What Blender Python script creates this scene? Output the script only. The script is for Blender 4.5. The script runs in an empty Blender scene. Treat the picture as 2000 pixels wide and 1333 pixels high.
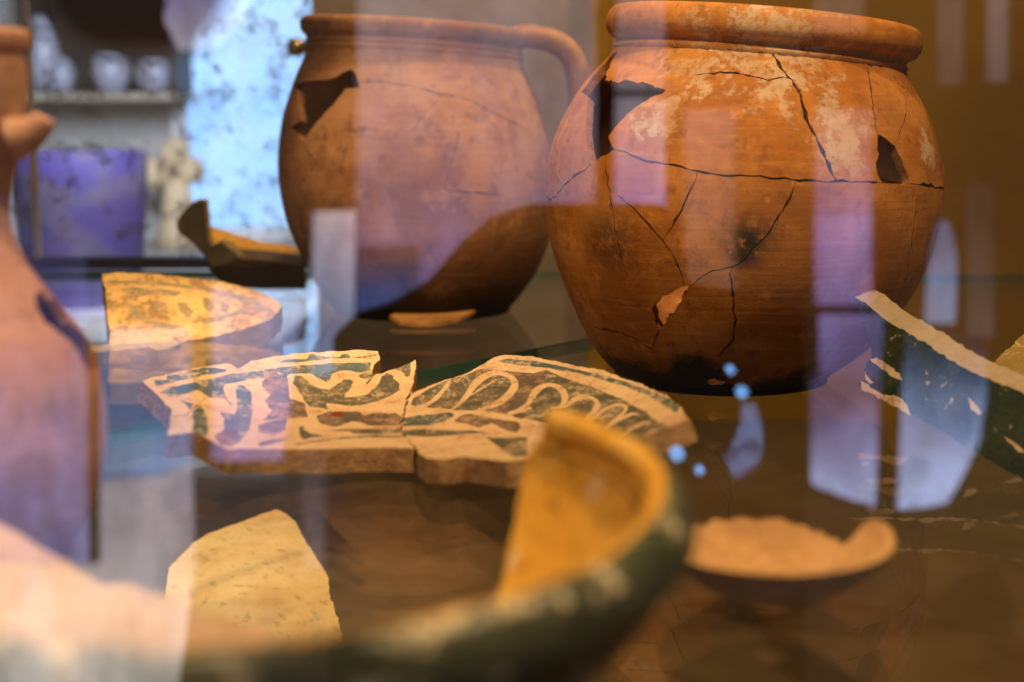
import bpy, bmesh, math, random
import numpy as np
from mathutils import Vector
from mathutils.geometry import delaunay_2d_cdt
random.seed(3); RNG = np.random.default_rng(7)
S = bpy.context.scene; C = S.collection

# ------------------------------------------------------------------ camera
F = 2778.0; CAMH = 0.153; PITCH = math.atan(436.5 / F)
cp_, sp_ = math.cos(PITCH), math.sin(PITCH)
cd = bpy.data.cameras.new('camera'); cam = bpy.data.objects.new('camera', cd); C.objects.link(cam)
cam.location = (0, 0, CAMH); cam.rotation_euler = (math.pi / 2 - PITCH, 0, 0)
cd.lens = 50; cd.sensor_width = 36; cd.clip_start = 0.01; cd.clip_end = 60
cd.dof.use_dof = True; cd.dof.focus_distance = 0.78; cd.dof.aperture_fstop = 5.7; cd.dof.aperture_blades = 0
S.camera = cam
# ------------------------------------------------------------------ world, lamps of the display case and added fill, exposure
W = bpy.data.worlds.new('World'); S.world = W; W.use_nodes = True
W.node_tree.nodes['Background'].inputs[0].default_value = (0.58, 0.42, 0.29, 1)
W.node_tree.nodes['Background'].inputs[1].default_value = 0.15
S.view_settings.view_transform = 'Standard'; S.view_settings.look = 'None'
S.view_settings.exposure = 0.0; S.view_settings.gamma = 1
S.cycles.use_denoising = True
S.cycles.max_bounces = 10; S.cycles.transparent_max_bounces = 24; S.cycles.glossy_bounces = 5
S.cycles.caustics_reflective = False; S.cycles.caustics_refractive = False
S.cycles.sample_clamp_indirect = 4
def spot(loc, to, energy, size=75, soft=0.025, col=(1.0, 0.66, 0.33)):
    l = bpy.data.lights.new('warm_spotlight', 'SPOT'); l.energy = energy; l.color = col
    l.spot_size = math.radians(size); l.spot_blend = 0.6; l.shadow_soft_size = soft
    o = bpy.data.objects.new('warm_spotlight', l); C.objects.link(o); o.location = loc
    o.rotation_euler = (Vector(to) - Vector(loc)).to_track_quat('-Z', 'Y').to_euler()
spot((-0.24, 0.30, 0.86), (-0.09, 0.61, 0.0), 24, 68)
spot((0.27, 0.30, 0.86), (0.13, 0.66, 0.0), 24, 70)
spot((-0.36, 1.08, 0.95), (-0.15, 0.82, -0.15), 36, 26)  # added narrow beam that brightens the cream shard under the shelf
spot((0.02, 1.02, 1.0), (-0.05, 1.16, 0.05), 21)
spot((0.50, 1.22, 0.98), (0.38, 1.5, 0.45), 16, 100)
spot((-0.02, 1.30, 0.98), (-0.05, 1.5, 0.45), 5, 100, 0.025, (1.0, 0.8, 0.6))
al = bpy.data.lights.new('room_fill_light', 'AREA'); al.energy = 22; al.color = (0.84, 0.88, 1.0); al.size = 0.3  # added area light, brightens the room behind the speckled pane
ao = bpy.data.objects.new('room_fill_light', al); C.objects.link(ao); ao.location = (-0.42, 1.66, 0.46); ao.rotation_euler = (Vector((-0.78, 2.9, 0.0)) - Vector(ao.location)).to_track_quat('-Z', 'Y').to_euler()

# ------------------------------------------------------------------ camera geometry used to size things
def ray(px, py):
    u = (px - 1000) / F; v = (666.5 - py) / F
    return np.array([u, cp_ + v * sp_, -sp_ + v * cp_])
def atz(px, py, z):
    d = ray(px, py); return np.array([0, 0, CAMH]) + d * ((z - CAMH) / d[2])
def aty(px, py, y):
    d = ray(px, py); return np.array([0, 0, CAMH]) + d * (y / d[1])
def proj(p):
    p = np.asarray(p, float) - np.array([0, 0, CAMH])
    f = p[..., 1] * cp_ - p[..., 2] * sp_; v = p[..., 1] * sp_ + p[..., 2] * cp_
    return np.stack([1000 + F * p[..., 0] / f, 666.5 - F * v / f], -1)

# ------------------------------------------------------------------ objects
def thing(name, label, cat, loc=(0, 0, 0), group=None, kind=None):
    o = bpy.data.objects.new(name, None); C.objects.link(o); o.location = loc
    o.empty_display_size = 0.02
    o['label'] = label; o['category'] = cat
    if group: o['group'] = group
    if kind: o['kind'] = kind
    return o
def link(name, me, mats, parent=None, label=None):
    o = bpy.data.objects.new(name, me); C.objects.link(o)
    for m in (mats if isinstance(mats, (list, tuple)) else [mats]): me.materials.append(m)
    if parent: o.parent = parent
    if label: o['label'] = label
    return o
def tag(o, label, cat, group=None, kind=None):
    o['label'] = label; o['category'] = cat
    if group: o['group'] = group
    if kind: o['kind'] = kind
    return o
def box(name, lo, hi, m, parent=None, bevel=0.0, label=None):
    lo, hi = np.array(lo, float), np.array(hi, float)
    off = np.array(parent.location) if parent else np.zeros(3)
    if parent is None: off = (lo + hi) / 2; off[2] = lo[2]
    bm = bmesh.new(); bmesh.ops.create_cube(bm, size=1)
    for v in bm.verts: v.co = Vector((np.array(v.co) + 0.5) * (hi - lo) + lo - off)
    if bevel: bmesh.ops.bevel(bm, geom=bm.edges[:], offset=bevel, segments=2, affect='EDGES')
    me = bpy.data.meshes.new(name); bm.to_mesh(me); bm.free()
    o = link(name, me, m, parent, label)
    if parent is None: o.location = off
    return o
def mesh(name, verts, faces, mats, parent=None, idx=None, smooth=True, label=None):
    off = np.array(parent.location) if parent else np.zeros(3)
    me = bpy.data.meshes.new(name); me.from_pydata((np.asarray(verts) - off).tolist(), [], [list(map(int, f)) for f in faces])
    if smooth: me.polygons.foreach_set('use_smooth', np.ones(len(me.polygons), dtype=bool))
    if idx is not None: me.polygons.foreach_set('material_index', np.asarray(idx, dtype=np.int32))
    me.update()
    return link(name, me, mats, parent, label)

# ------------------------------------------------------------------ materials
class NT:
    def __init__(s, name):
        s.m = bpy.data.materials.new(name); s.m.use_nodes = True; s.t = s.m.node_tree; s.n = s.t.nodes; s.n.clear()
        s.out = s.n.new('ShaderNodeOutputMaterial'); s.tc = s.n.new('ShaderNodeTexCoord')
    def new(s, t, **kw):
        n = s.n.new(t)
        for k, v in kw.items(): setattr(n, k, v)
        return n
    def set(s, n, **kw):
        for k, v in kw.items():
            i = n.inputs[k.replace('_', ' ')] if not k.startswith('i') or not k[1:].isdigit() else n.inputs[int(k[1:])]
            if hasattr(v, 'is_output'): s.t.links.new(v, i)
            else: i.default_value = v
        return n
    def noise(s, scale, detail=4, rough=0.6, vec=None, dist=0.0):
        n = s.new('ShaderNodeTexNoise'); s.set(n, Scale=scale, Detail=detail, Roughness=rough, Distortion=dist)
        s.t.links.new(vec or s.tc.outputs['Object'], n.inputs['Vector']); return n.outputs['Fac']
    def ramp(s, fac, lo, hi, a=0.0, b=1.0):
        n = s.new('ShaderNodeMapRange', interpolation_type='SMOOTHSTEP')
        s.set(n, i0=fac, i1=lo, i2=hi, i3=a, i4=b); return n.outputs[0]
    def mix(s, fac, a, b, mode='MIX'):
        n = s.new('ShaderNodeMix', data_type='RGBA', blend_type=mode)
        f, x, y = n.inputs[0], n.inputs[6], n.inputs[7]
        for i, v in ((f, fac), (x, a), (y, b)):
            if hasattr(v, 'is_output'): s.t.links.new(v, i)
            elif i is f: i.default_value = v
            else: i.default_value = (*v, 1) if len(v) == 3 else v
        return n.outputs[2]
    def math(s, op, a, b=None, c=None, clamp=False):
        n = s.new('ShaderNodeMath', operation=op, use_clamp=clamp)
        for i, v in enumerate((a, b, c)):
            if v is None: continue
            if hasattr(v, 'is_output'): s.t.links.new(v, n.inputs[i])
            else: n.inputs[i].default_value = v
        return n.outputs[0]
    def sep(s):
        n = s.new('ShaderNodeSeparateXYZ'); s.t.links.new(s.tc.outputs['Object'], n.inputs[0]); return n.outputs
    def near(s, p, r):          # 1 at the point p, 0 at distance r
        n = s.new('ShaderNodeVectorMath', operation='DISTANCE'); s.t.links.new(s.tc.outputs['Object'], n.inputs[0])
        n.inputs[1].default_value = p
        return s.ramp(n.outputs['Value'], r, 0.0)
    def scaled(s, v):
        n = s.new('ShaderNodeVectorMath', operation='MULTIPLY'); s.t.links.new(s.tc.outputs['Object'], n.inputs[0]); n.inputs[1].default_value = v
        return n.outputs[0]
    def finish(s, col, rough=0.75, bump=None, strength=0.25, dist=0.001, spec=0.3, coat=0.0):
        b = s.new('ShaderNodeBsdfPrincipled')
        s.set(b, i0=(*col, 1) if isinstance(col, tuple) else col)
        b.inputs['Specular IOR Level'].default_value = spec; b.inputs['Coat Weight'].default_value = coat; b.inputs['Coat Roughness'].default_value = 0.15
        if hasattr(rough, 'is_output'): s.t.links.new(rough, b.inputs['Roughness'])
        else: b.inputs['Roughness'].default_value = rough
        if bump is not None:
            n = s.new('ShaderNodeBump'); s.set(n, Strength=strength, Distance=dist, Height=bump); s.t.links.new(n.outputs[0], b.inputs['Normal'])
        s.t.links.new(b.outputs[0], s.out.inputs[0]); return s.m

def clay(name, a, b, dark, scale=28, rings=True, soot_shade=None, crust=None, spots=(), rough=0.72, soot_shade_col=(0.012, 0.009, 0.008)):
    """fired earthenware: two body colours in clouds, fine specks, wheel rings; soot = z range painted dark for burning and for shade; crust = (centre, radius) of lime crust"""
    t = NT(name)
    n1 = t.noise(scale, 6, 0.62); n2 = t.noise(scale * 5, 5, 0.65); n3 = t.noise(900, 2, 0.5)
    col = t.mix(t.ramp(n1, 0.40, 0.60), a, b)
    col = t.mix(t.ramp(t.noise(scale * 0.6, 5, 0.7), 0.46, 0.62, 0, 0.55), col, tuple(c * 0.62 + 0.02 for c in b))
    col = t.mix(t.ramp(n2, 0.52, 0.70, 0, 0.6), col, dark)
    col = t.mix(t.ramp(t.noise(scale * 2.2, 6, 0.7), 0.55, 0.68, 0, 0.5), col, tuple(min(1, c * 1.3 + 0.03) for c in a))
    streak = t.noise(60, 5, 0.7, t.scaled((0.5, 0.5, 5.0)))
    col = t.mix(t.ramp(streak, 0.5, 0.72, 0, 0.35), col, tuple(min(1, c * 1.35) for c in a))
    col = t.mix(t.ramp(n3, 0.63, 0.75, 0, 0.6), col, dark)
    xyz = t.sep()
    if soot_shade:
        z0, z1 = soot_shade
        w = t.math('ADD', xyz[2], t.math('MULTIPLY', t.math('SUBTRACT', n1, 0.5), 0.09))
        col = t.mix(t.ramp(w, z1, z0), col, soot_shade_col)
    for p, r, amt in spots:
        k = t.math('MULTIPLY', t.near(p, r), t.ramp(t.noise(130, 5, 0.75), 0.3, 0.55))
        col = t.mix(t.math('MULTIPLY', k, amt), col, (0.02, 0.017, 0.015))
    crack_h = None
    if crust:
        m = None
        for p, r in crust:
            k = t.near(p, r); m = k if m is None else t.math('MAXIMUM', m, k)
        cn = t.noise(85, 9, 0.78, dist=0.15)
        k = t.math('MULTIPLY', t.ramp(t.math('ADD', cn, t.math('MULTIPLY', m, 0.22)), 0.625, 0.69), t.ramp(m, 0.02, 0.45))
        k = t.math('MULTIPLY', k, t.ramp(t.noise(330, 4, 0.6), 0.3, 0.52, 0.35, 1.0))
        col = t.mix(t.math('MULTIPLY', k, t.ramp(t.noise(40, 4, 0.6), 0.3, 0.65, 0.30, 0.75)), col, (0.60, 0.49, 0.34)); crack_h = k
    h = t.math('ADD', t.math('MULTIPLY', n2, 0.6), t.math('MULTIPLY', n3, 0.35))
    if rings:
        h = t.math('ADD', h, t.math('MULTIPLY', t.noise(70, 3, 0.5, t.scaled((0.15, 0.15, 4.0))), 0.9))
    if crack_h is not None: h = t.math('ADD', h, t.math('MULTIPLY', crack_h, 0.5))
    return t.finish(col, rough, h, 0.35, 0.0009, 0.25)
def rough_break(name, a, b, dist=0.004):
    t = NT(name); n = t.noise(160, 6, 0.75); n2 = t.noise(620, 4, 0.7)
    col = t.mix(t.ramp(n, 0.35, 0.65), a, b)
    col = t.mix(t.ramp(n2, 0.6, 0.72, 0, 0.5), col, tuple(c * 0.25 for c in a))
    return t.finish(col, 0.9, t.math('ADD', n, t.math('MULTIPLY', n2, 0.5)), 1.0, dist, 0.1)
def glaze(name, base, alt, worn, wear=0.5, rough=0.35, scale=60, spec=0.5, fine=420, bump=0.2):
    t = NT(name); n = t.noise(scale, 6, 0.68); n2 = t.noise(fine, 5, 0.75)
    col = t.mix(t.ramp(n, 0.35, 0.65), base, alt)
    k = t.math('ADD', t.math('MULTIPLY', n, 0.45), t.math('MULTIPLY', n2, 0.55))
    k = t.ramp(k, 0.61 - wear * 0.17, 0.635 - wear * 0.15)
    col = t.mix(t.ramp(t.noise(fine * 1.7, 3, 0.6), 0.55, 0.68, 0, 0.55), col, tuple(c * 0.35 for c in base))
    col = t.mix(k, col, worn)
    return t.finish(col, t.math('ADD', t.math('MULTIPLY', k, 0.4), rough, clamp=True), t.math('ADD', n2, t.math('MULTIPLY', k, 0.5)), bump, 0.0012, spec)
def plain(name, col, rough=0.6, var=0.15, scale=20, spec=0.3, bump=0.1):
    t = NT(name); n = t.noise(scale, 5, 0.6)
    c = t.mix(t.ramp(n, 0.3, 0.7), tuple(x * (1 - var) for x in col), tuple(min(1, x * (1 + var)) for x in col))
    return t.finish(c, rough, n, bump, 0.002, spec)
def emit(name, col, k, alt=None, scale=3.0):
    t = NT(name); e = t.new('ShaderNodeEmission'); c = t.mix(t.ramp(t.noise(scale, 3, 0.5), 0.35, 0.65), col, alt or col)
    t.set(e, Color=c, Strength=k); t.t.links.new(e.outputs[0], t.out.inputs[0]); return t.m
def clear_glass(name, f0, tint=(1, 1, 1), rough=0.0, milk=None, graze=1.0):
    """sheet of glass: looks through, mirrors by Schlick's law; milk = (colour, low, high, scale) of a patchy deposit on it"""
    t = NT(name); g = t.new('ShaderNodeNewGeometry')
    d = t.new('ShaderNodeVectorMath', operation='DOT_PRODUCT'); t.t.links.new(g.outputs['Incoming'], d.inputs[0]); t.t.links.new(g.outputs['Normal'], d.inputs[1])
    c = t.math('ABSOLUTE', d.outputs['Value'])
    fr = t.math('ADD', t.math('MULTIPLY', t.math('POWER', t.math('SUBTRACT', 1.0, c, clamp=True), 5.0), graze - f0), f0, clamp=True)
    tr = t.new('ShaderNodeBsdfTransparent'); t.set(tr, Color=(*tint, 1)); gl = t.new('ShaderNodeBsdfGlossy'); t.set(gl, Roughness=rough)
    gl.inputs[0].default_value = (1, 1, 1, 1)
    mx = t.new('ShaderNodeMixShader'); t.set(mx, i0=fr); t.t.links.new(tr.outputs[0], mx.inputs[1]); t.t.links.new(gl.outputs[0], mx.inputs[2])
    top = mx.outputs[0]
    if milk:
        df = t.new('ShaderNodeBsdfDiffuse'); n = t.noise(milk[3], 7, 0.7, dist=0.8); n2 = t.noise(milk[3] * 3.2, 5, 0.8, dist=1.5)
        dark = t.ramp(t.math('ABSOLUTE', t.math('SUBTRACT', n2, 0.5)), 0.05, 0.012)
        dark = t.math('MULTIPLY', dark, t.ramp(t.noise(milk[3] * 1.3, 4, 0.7), 0.50, 0.62))
        t.set(df, Color=t.mix(dark, milk[0], (0.055, 0.04, 0.035)))
        k = t.math('MAXIMUM', t.ramp(n, 0.35, 0.7, milk[1], milk[2]), t.math('MULTIPLY', dark, 0.85))
        m2 = t.new('ShaderNodeMixShader'); t.set(m2, i0=k); t.t.links.new(top, m2.inputs[1]); t.t.links.new(df.outputs[0], m2.inputs[2]); top = m2.outputs[0]
    t.t.links.new(top, t.out.inputs[0]); return t.m

# ------------------------------------------------------------------ shells: a curved sheet of pottery with outline, holes, cracks and paint
def inside(poly, pts):
    x, y = pts[:, 0], pts[:, 1]; r = np.zeros(len(pts), bool); n = len(poly)
    for i in range(n):
        x1, y1 = poly[i]; x2, y2 = poly[(i + 1) % n]
        if y1 == y2: continue
        c = ((y1 > y) != (y2 > y)) & (x < (x2 - x1) * (y - y1) / (y2 - y1) + x1); r ^= c
    return r
def densify(p, step, jit=0.0, closed=True):
    p = np.asarray(p, float); out = []; n = len(p)
    for i in range(n if closed else n - 1):
        a, b = p[i], p[(i + 1) % n]; k = max(1, int(np.linalg.norm(b - a) / step))
        d = b - a; nrm = np.array([-d[1], d[0]]) / (np.linalg.norm(d) + 1e-12)
        for j in range(k):
            o = nrm * (RNG.normal() * jit if j else RNG.normal() * jit * .3)
            out.append(a + d * j / k + o)
    if not closed: out.append(p[-1])
    return np.array(out)
def strip(p, w):
    """polygon of a crack: a polyline with a width that tapers at its ends"""
    p = np.asarray(p); t = np.gradient(p, axis=0); t /= np.linalg.norm(t, axis=1)[:, None] + 1e-12
    n = np.stack([-t[:, 1], t[:, 0]], 1); k = np.arange(len(p))
    ww = w * np.clip(np.minimum(k + 0.6, len(p) - k - 0.4) / 3, 0.35, 1) * RNG.uniform(0.3, 1.6, len(p)) * 0.5
    return np.concatenate([p + n * ww[:, None], (p - n * ww[:, None])[::-1]])
def invert(P, pts, ur, vr, front=True):
    """parameters of the surface points that the pixels PTS look at"""
    U, V = np.meshgrid(np.linspace(*ur, 160), np.linspace(*vr, 160)); U, V = U.ravel(), V.ravel()
    p3 = P(U, V); q = proj(p3); e = 1e-4 * (ur[1] - ur[0]); e2 = 1e-4 * (vr[1] - vr[0])
    nr = np.cross(P(U + e, V) - p3, P(U, V + e2) - p3); view = np.array([0, 0, CAMH]) - p3
    dots = (nr * view).sum(1); s = 1 if front else 0
    ok = dots * s > 0 if front else np.ones(len(U), bool)
    if ok.sum() < 50: ok[:] = True
    out = []
    for t in np.asarray(pts, float):
        d = ((q - t) ** 2).sum(1); d = np.where(ok, d, 1e12); i = int(np.argmin(d)); u, v = U[i], V[i]
        for _ in range(5):
            a = proj(P(np.array([u, u + e, u]), np.array([v, v, v + e2])))
            J = np.stack([(a[1] - a[0]) / e, (a[2] - a[0]) / e2], 1); r = t - a[0]
            try: du = np.linalg.solve(J, r)
            except Exception: break
            if abs(du[0]) > 0.1 * (ur[1] - ur[0]) or abs(du[1]) > 0.1 * (vr[1] - vr[0]): break
            u, v = np.clip(u + du[0], *ur), np.clip(v + du[1], *vr)
        out.append((u, v))
    return np.array(out)
def shell(name, parent, P, sc, outline, step, off, mats, holes=(), cracks=(), paints=(), crackm=None, split=False, weld=None, depth=0.0012, jit=0.0, relief=None, back_mat=None, side_mat=None, chips=None):
    """P(u,v) surface; sc metres per parameter unit; off(P, n) vector to the back face; paints (polygon, material index)"""
    sc = np.array(sc, float); A = lambda p: np.asarray(p, float) * sc
    outl = densify(A(outline), step * 0.6, jit); hol = [densify(A(h), step * 0.4, jit * 2.6) for h in holes]
    strips, mids = [], []
    for pl, w in cracks:
        p = densify(A(pl), 0.0028, 0.00045, closed=False)
        if len(p) < 3: p = densify(A(pl), 0.001, 0.0001, closed=False)
        if len(p) < 3: continue
        strips.append(strip(p, w)); mids.append(p[1:-1])
    pnt = [(densify(A(p), 0.0022, 0.00025), m) for p, m in paints]
    if chips is not None:      # flakes lost along the joins
        for p in mids:
            for _ in range(max(1, len(p) // 6)):
                c = p[RNG.integers(len(p))]; r = RNG.uniform(0.0005, 0.0017); a0 = RNG.uniform(0, 6.28)
                pnt.append((np.array([c + r * RNG.uniform(0.5, 1.2) * np.array([math.cos(a0 + a) * 1.3, math.sin(a0 + a)]) for a in np.linspace(0, 5.3, 7)]), chips))
    verts, edges = [], []
    def loop(p):
        b = len(verts); verts.extend(p.tolist()); edges.extend((b + i, b + (i + 1) % len(p)) for i in range(len(p)))
    loop(outl)
    for p in hol + strips + [p for p, _ in pnt]: loop(p)
    mid_at = set()
    for p in mids:
        b = len(verts); verts.extend(p.tolist()); edges.extend((b + i, b + i + 1) for i in range(len(p) - 1))
        mid_at.update((round(x, 7), round(y, 7)) for x, y in p)
    lo, hi = outl.min(0), outl.max(0)
    gx, gy = np.meshgrid(np.arange(lo[0] + step / 2, hi[0], step), np.arange(lo[1] + step / 2, hi[1], step)); gx[::2] += step / 3
    g = np.stack([gx.ravel(), gy.ravel()], 1); g = g[inside(outl, g)]
    allv = np.array(verts)
    keep = np.ones(len(g), bool)
    for k in range(0, len(g), 400):
        keep[k:k + 400] = (((g[k:k + 400, None] - allv[None]) ** 2).sum(-1).min(1) > (step * 0.35) ** 2)
    verts.extend(g[keep].tolist())
    vo, eo, fo = delaunay_2d_cdt([Vector(v) for v in verts], edges, [], 0, 1e-7, False)[:3]
    uv = np.array([tuple(v) for v in vo]); tri = np.array([f[:3] for f in fo if len(f) >= 3]); cen = uv[tri].mean(1)
    ok = inside(outl, cen)
    for h in hol: ok &= ~inside(h, cen)
    tri, cen = tri[ok], cen[ok]
    incr = np.zeros(len(tri), bool)
    for s_ in strips: incr |= inside(s_, cen)
    mi = np.zeros(len(tri), int)
    for p, m in pnt: mi[inside(p, cen)] = m
    U, V = uv[:, 0] / sc[0], uv[:, 1] / sc[1]
    p3 = P(U, V); e = 1e-5 / sc
    n = np.cross(P(U + e[0], V) - P(U - e[0], V), P(U, V + e[1]) - P(U, V - e[1])); n /= np.linalg.norm(n, axis=1)[:, None] + 1e-15
    o3 = off(p3, n, U, V); fl = np.sign((n * o3).sum()); nout = -n * (fl if fl else 1)   # normals away from the back
    if fl > 0: tri = tri[:, ::-1]
    deep = np.array([(round(a, 7), round(b, 7)) in mid_at for a, b in uv])
    top = p3 - nout * (deep * depth)[:, None]
    if relief is not None: top = top + nout * relief(p3)[:, None] * (~deep)[:, None]
    back = p3 + o3
    if weld:
        key = {}
        for i in np.nonzero(np.abs(np.abs(U) - weld) < 1e-6)[0]:
            k = tuple(np.round(p3[i], 5)); key.setdefault(k, i)
        # seams lie behind the pot; nothing to do but leave them open without side walls
    comps = np.zeros(len(tri), int)
    if split:
        par = np.arange(len(tri)); em = {}
        def find(a):
            while par[a] != a: par[a] = par[par[a]]; a = par[a]
            return a
        for ti in np.nonzero(~incr)[0]:
            t = tri[ti]
            for a, b in ((t[0], t[1]), (t[1], t[2]), (t[2], t[0])):
                k = (min(a, b), max(a, b))
                if k in em: par[find(ti)] = find(em[k])
                else: em[k] = ti
        comps = np.array([find(i) for i in range(len(tri))])
        ids, cnt = np.unique(comps[~incr], return_counts=True)
        big = ids[cnt > 60]; groups = [np.nonzero((comps == b) & ~incr)[0] for b in big]
    else: groups = [np.nonzero(~incr)[0]]
    made = []
    for gi in groups:
        t = tri[gi]; used = np.unique(t); mp = -np.ones(len(uv), int); mp[used] = np.arange(len(used)); nu = len(used); t2 = mp[t]
        lift = RNG.uniform(-1, 1) * 0.0004 if split and len(groups) > 1 else 0.0   # mended sherds never sit quite flush
        top_, back_ = top + nout * lift, back + nout * lift
        vs = [top_[used], back_[used]]; fs = t2.tolist() + (t2[:, ::-1] + nu).tolist()
        nb = len(mats); bm_ = back_mat if back_mat is not None else 0; sm_ = side_mat if side_mat is not None else bm_
        ix = mi[gi].tolist() + [bm_] * len(t2)
        cnt = {}
        for a, b, c in t:
            for x, y in ((a, b), (b, c), (c, a)): cnt[(x, y)] = 1
        bd = [(x, y) for (x, y) in cnt if (y, x) not in cnt]
        if weld: bd = [(x, y) for x, y in bd if not (abs(abs(U[x]) - weld) < 1e-6 and abs(abs(U[y]) - weld) < 1e-6)]
        base = 2 * nu; sv = []; sidx = {}
        for x, y in bd:
            for q in (x, y):
                if q not in sidx:
                    sidx[q] = base + len(sv); m_ = (top_[q] + back_[q]) / 2 + RNG.normal(size=3) * jit * 1.5
                    sv += [top_[q], m_, back_[q]]
            a, b = sidx[x], sidx[y]
            fs += [[a, a + 1, b + 1, b], [a + 1, a + 2, b + 2, b + 1]]; ix += [sm_, sm_]
        if sv: vs.append(np.array(sv))
        made.append(mesh(name, np.concatenate(vs), fs, mats, parent, ix))
    if incr.any():
        it = np.nonzero(incr)[0]; par = {int(k): int(k) for k in it}; em = {}
        def root(a):
            while par[a] != a: par[a] = par[par[a]]; a = par[a]
            return a
        for ti in par:
            for q in tri[ti]:
                if q in em: par[root(ti)] = root(em[q])
                else: em[q] = ti
        rs = np.array([root(int(k)) for k in it])
        for r_ in np.unique(rs):
            t = tri[it[rs == r_]]
            if len(t) < 6: continue
            used = np.unique(t); mp = -np.ones(len(uv), int); mp[used] = np.arange(len(used))
            mesh('crack', top[used] - nout[used] * 0.00015, mp[t], [crackm], parent)
    return made
def revolve(name, parent, prof, X, mats, n=160, a0=-math.pi, a1=math.pi, label=None):
    """closed ring of section PROF [(r,z)] turned about the axis, mapped by X"""
    prof = np.array(prof, float); full = a1 - a0 > 6.28; m = len(prof)
    an = np.linspace(a0, a1, n, endpoint=not full); v = []
    for a in an: v.append(X(prof[:, 0] * math.sin(a), -prof[:, 0] * math.cos(a), prof[:, 1]))
    v = np.concatenate(v); f = []
    for i in range(n if full else n - 1):
        for j in range(m):
            a, b = i * m + j, i * m + (j + 1) % m; c, d = ((i + 1) % n) * m + (j + 1) % m, ((i + 1) % n) * m + j
            f.append((a, d, c, b))
    if not full: f += [tuple(range(m)), tuple(range((n - 1) * m, n * m))[::-1]]
    return mesh(name, v, f, mats, parent, label=label)
def disc(name, parent, r, z0, z1, X, mats, n=96):
    an = np.linspace(0, 2 * math.pi, n, endpoint=False); v = []; rr = [0, r * .5, r, r, r * .5, 0]; zz = [z1, z1, z1, z0, z0, z0]
    for r_, z_ in zip(rr, zz): v.append(X(r_ * np.sin(an), -r_ * np.cos(an), np.full(n, z_)))
    f = [(k * n + i, k * n + (i + 1) % n, (k + 1) * n + (i + 1) % n, (k + 1) * n + i) for k in range(5) for i in range(n)]
    return mesh(name, np.concatenate(v), f, mats, parent)
def tube(name, parent, pts, rad, mats, flat=1.0, n=20, up=(0, 1, 0)):
    pts = np.array(pts, float); k = len(pts); t = np.gradient(pts, axis=0); t /= np.linalg.norm(t, axis=1)[:, None]
    s = np.cross(t, np.array(up, float)); s /= np.linalg.norm(s, axis=1)[:, None]; w = np.cross(t, s); rad = np.broadcast_to(rad, (k,))
    an = np.linspace(0, 2 * math.pi, n, endpoint=False); v = []
    for i in range(k): v.append(pts[i] + (np.cos(an)[:, None] * s[i] + np.sin(an)[:, None] * w[i] * flat) * rad[i])
    f = [(i * n + j, i * n + (j + 1) % n, (i + 1) * n + (j + 1) % n, (i + 1) * n + j) for i in range(k - 1) for j in range(n)]
    f += [tuple(range(n))[::-1], tuple(range((k - 1) * n, k * n))]
    return mesh(name, np.concatenate(v), f, mats, parent)
def smooth_path(p, k=40):
    p = np.array(p, float); t = np.linspace(0, len(p) - 1, k); out = []
    for x in t:
        i = min(int(x), len(p) - 2); f = x - i; a, b, c, d = p[max(i - 1, 0)], p[i], p[i + 1], p[min(i + 2, len(p) - 1)]
        out.append(0.5 * (2 * b + (c - a) * f + (2 * a - 5 * b + 4 * c - d) * f * f + (3 * b - a - 3 * c + d) * f ** 3))
    return np.array(out)

def vessel(axis, prof, lean, sway=0.0, wob=0.004, flip=1):
    """turned pot: P(theta, v) of its outer wall and X(x,y,z) of any point of it; lean tips it sideways above the foot"""
    prof = smooth_path(prof, 90); axis = np.array(axis, float)
    L = np.concatenate([[0], np.cumsum(np.linalg.norm(np.diff(prof, axis=0), axis=1))]); T = L / L[-1]
    hz = np.linspace(0, prof[-1, 1] + 0.08, 200); ang = lean * np.clip(hz / 0.04, 0, 1) ** 2 * (3 - 2 * np.clip(hz / 0.04, 0, 1))
    ang = np.where(hz > 0.04, lean, ang); cx = np.concatenate([[0], np.cumsum(np.tan(ang[:-1] + sway) * np.diff(hz))])
    def X(x, y, z):
        a = np.interp(z, hz, ang); c = np.interp(z, hz, cx)
        th = np.arctan2(x, -y); k = 1 + wob * (np.sin(2 * th + 0.7 + z * 14) + 0.5 * np.sin(3 * th + 2 + z * 33))
        return np.stack([axis[0] + c + x * k * np.cos(a), axis[1] + y * k, axis[2] + z - x * np.sin(a)], -1)
    def P(u, v):
        r = np.interp(v, T, prof[:, 0]); z = np.interp(v, T, prof[:, 1])
        return X(r * np.sin(u), -r * np.cos(u), z)
    return P, X, L[-1], float(prof[:, 0].mean())

def zm(ox, oy, k, pts): return [(ox + x / k, oy + y / k) for x, y in pts]

# ================================================================== setting: floor of the case, glass shelves, back wall
M_floor = plain('brown_board', (0.088, 0.062, 0.030), 0.55, 0.25, 9, 0.35, 0.15)
M_glass = clear_glass('shelf_glass', 0.04, (0.985, 0.992, 0.982), 0.0, None, 0.76)
M_edge = plain('green_glass_edge', (0.03, 0.16, 0.11), 0.2, 0.2, 40, 0.6, 0.02)
FZ = -0.17
tag(box('case_floor', (-1.2, 0.20, FZ - 0.02), (1.3, 1.497, FZ), M_floor), 'dark brown board floor of the display case beneath the glass shelf', 'floor', kind='structure')
def glass_sheet(name, pts, z0, z1):
    n = len(pts); v = [(x, y, z1) for x, y in pts] + [(x, y, z0) for x, y in pts]
    f = [tuple(range(n)), tuple(range(n, 2 * n))[::-1]] + [(i, i + n, (i + 1) % n + n, (i + 1) % n) for i in range(n)]
    return mesh(name, v, f, [M_glass, M_edge], None, [0, 0] + [1] * n, smooth=False)
g1 = glass_sheet('glass_shelf', [(-0.42, 0.215), (0.75, 0.215), (0.75, 1.40), (0.402, 1.396), (-0.42, 0.417)], -0.008, 0.0)
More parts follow.
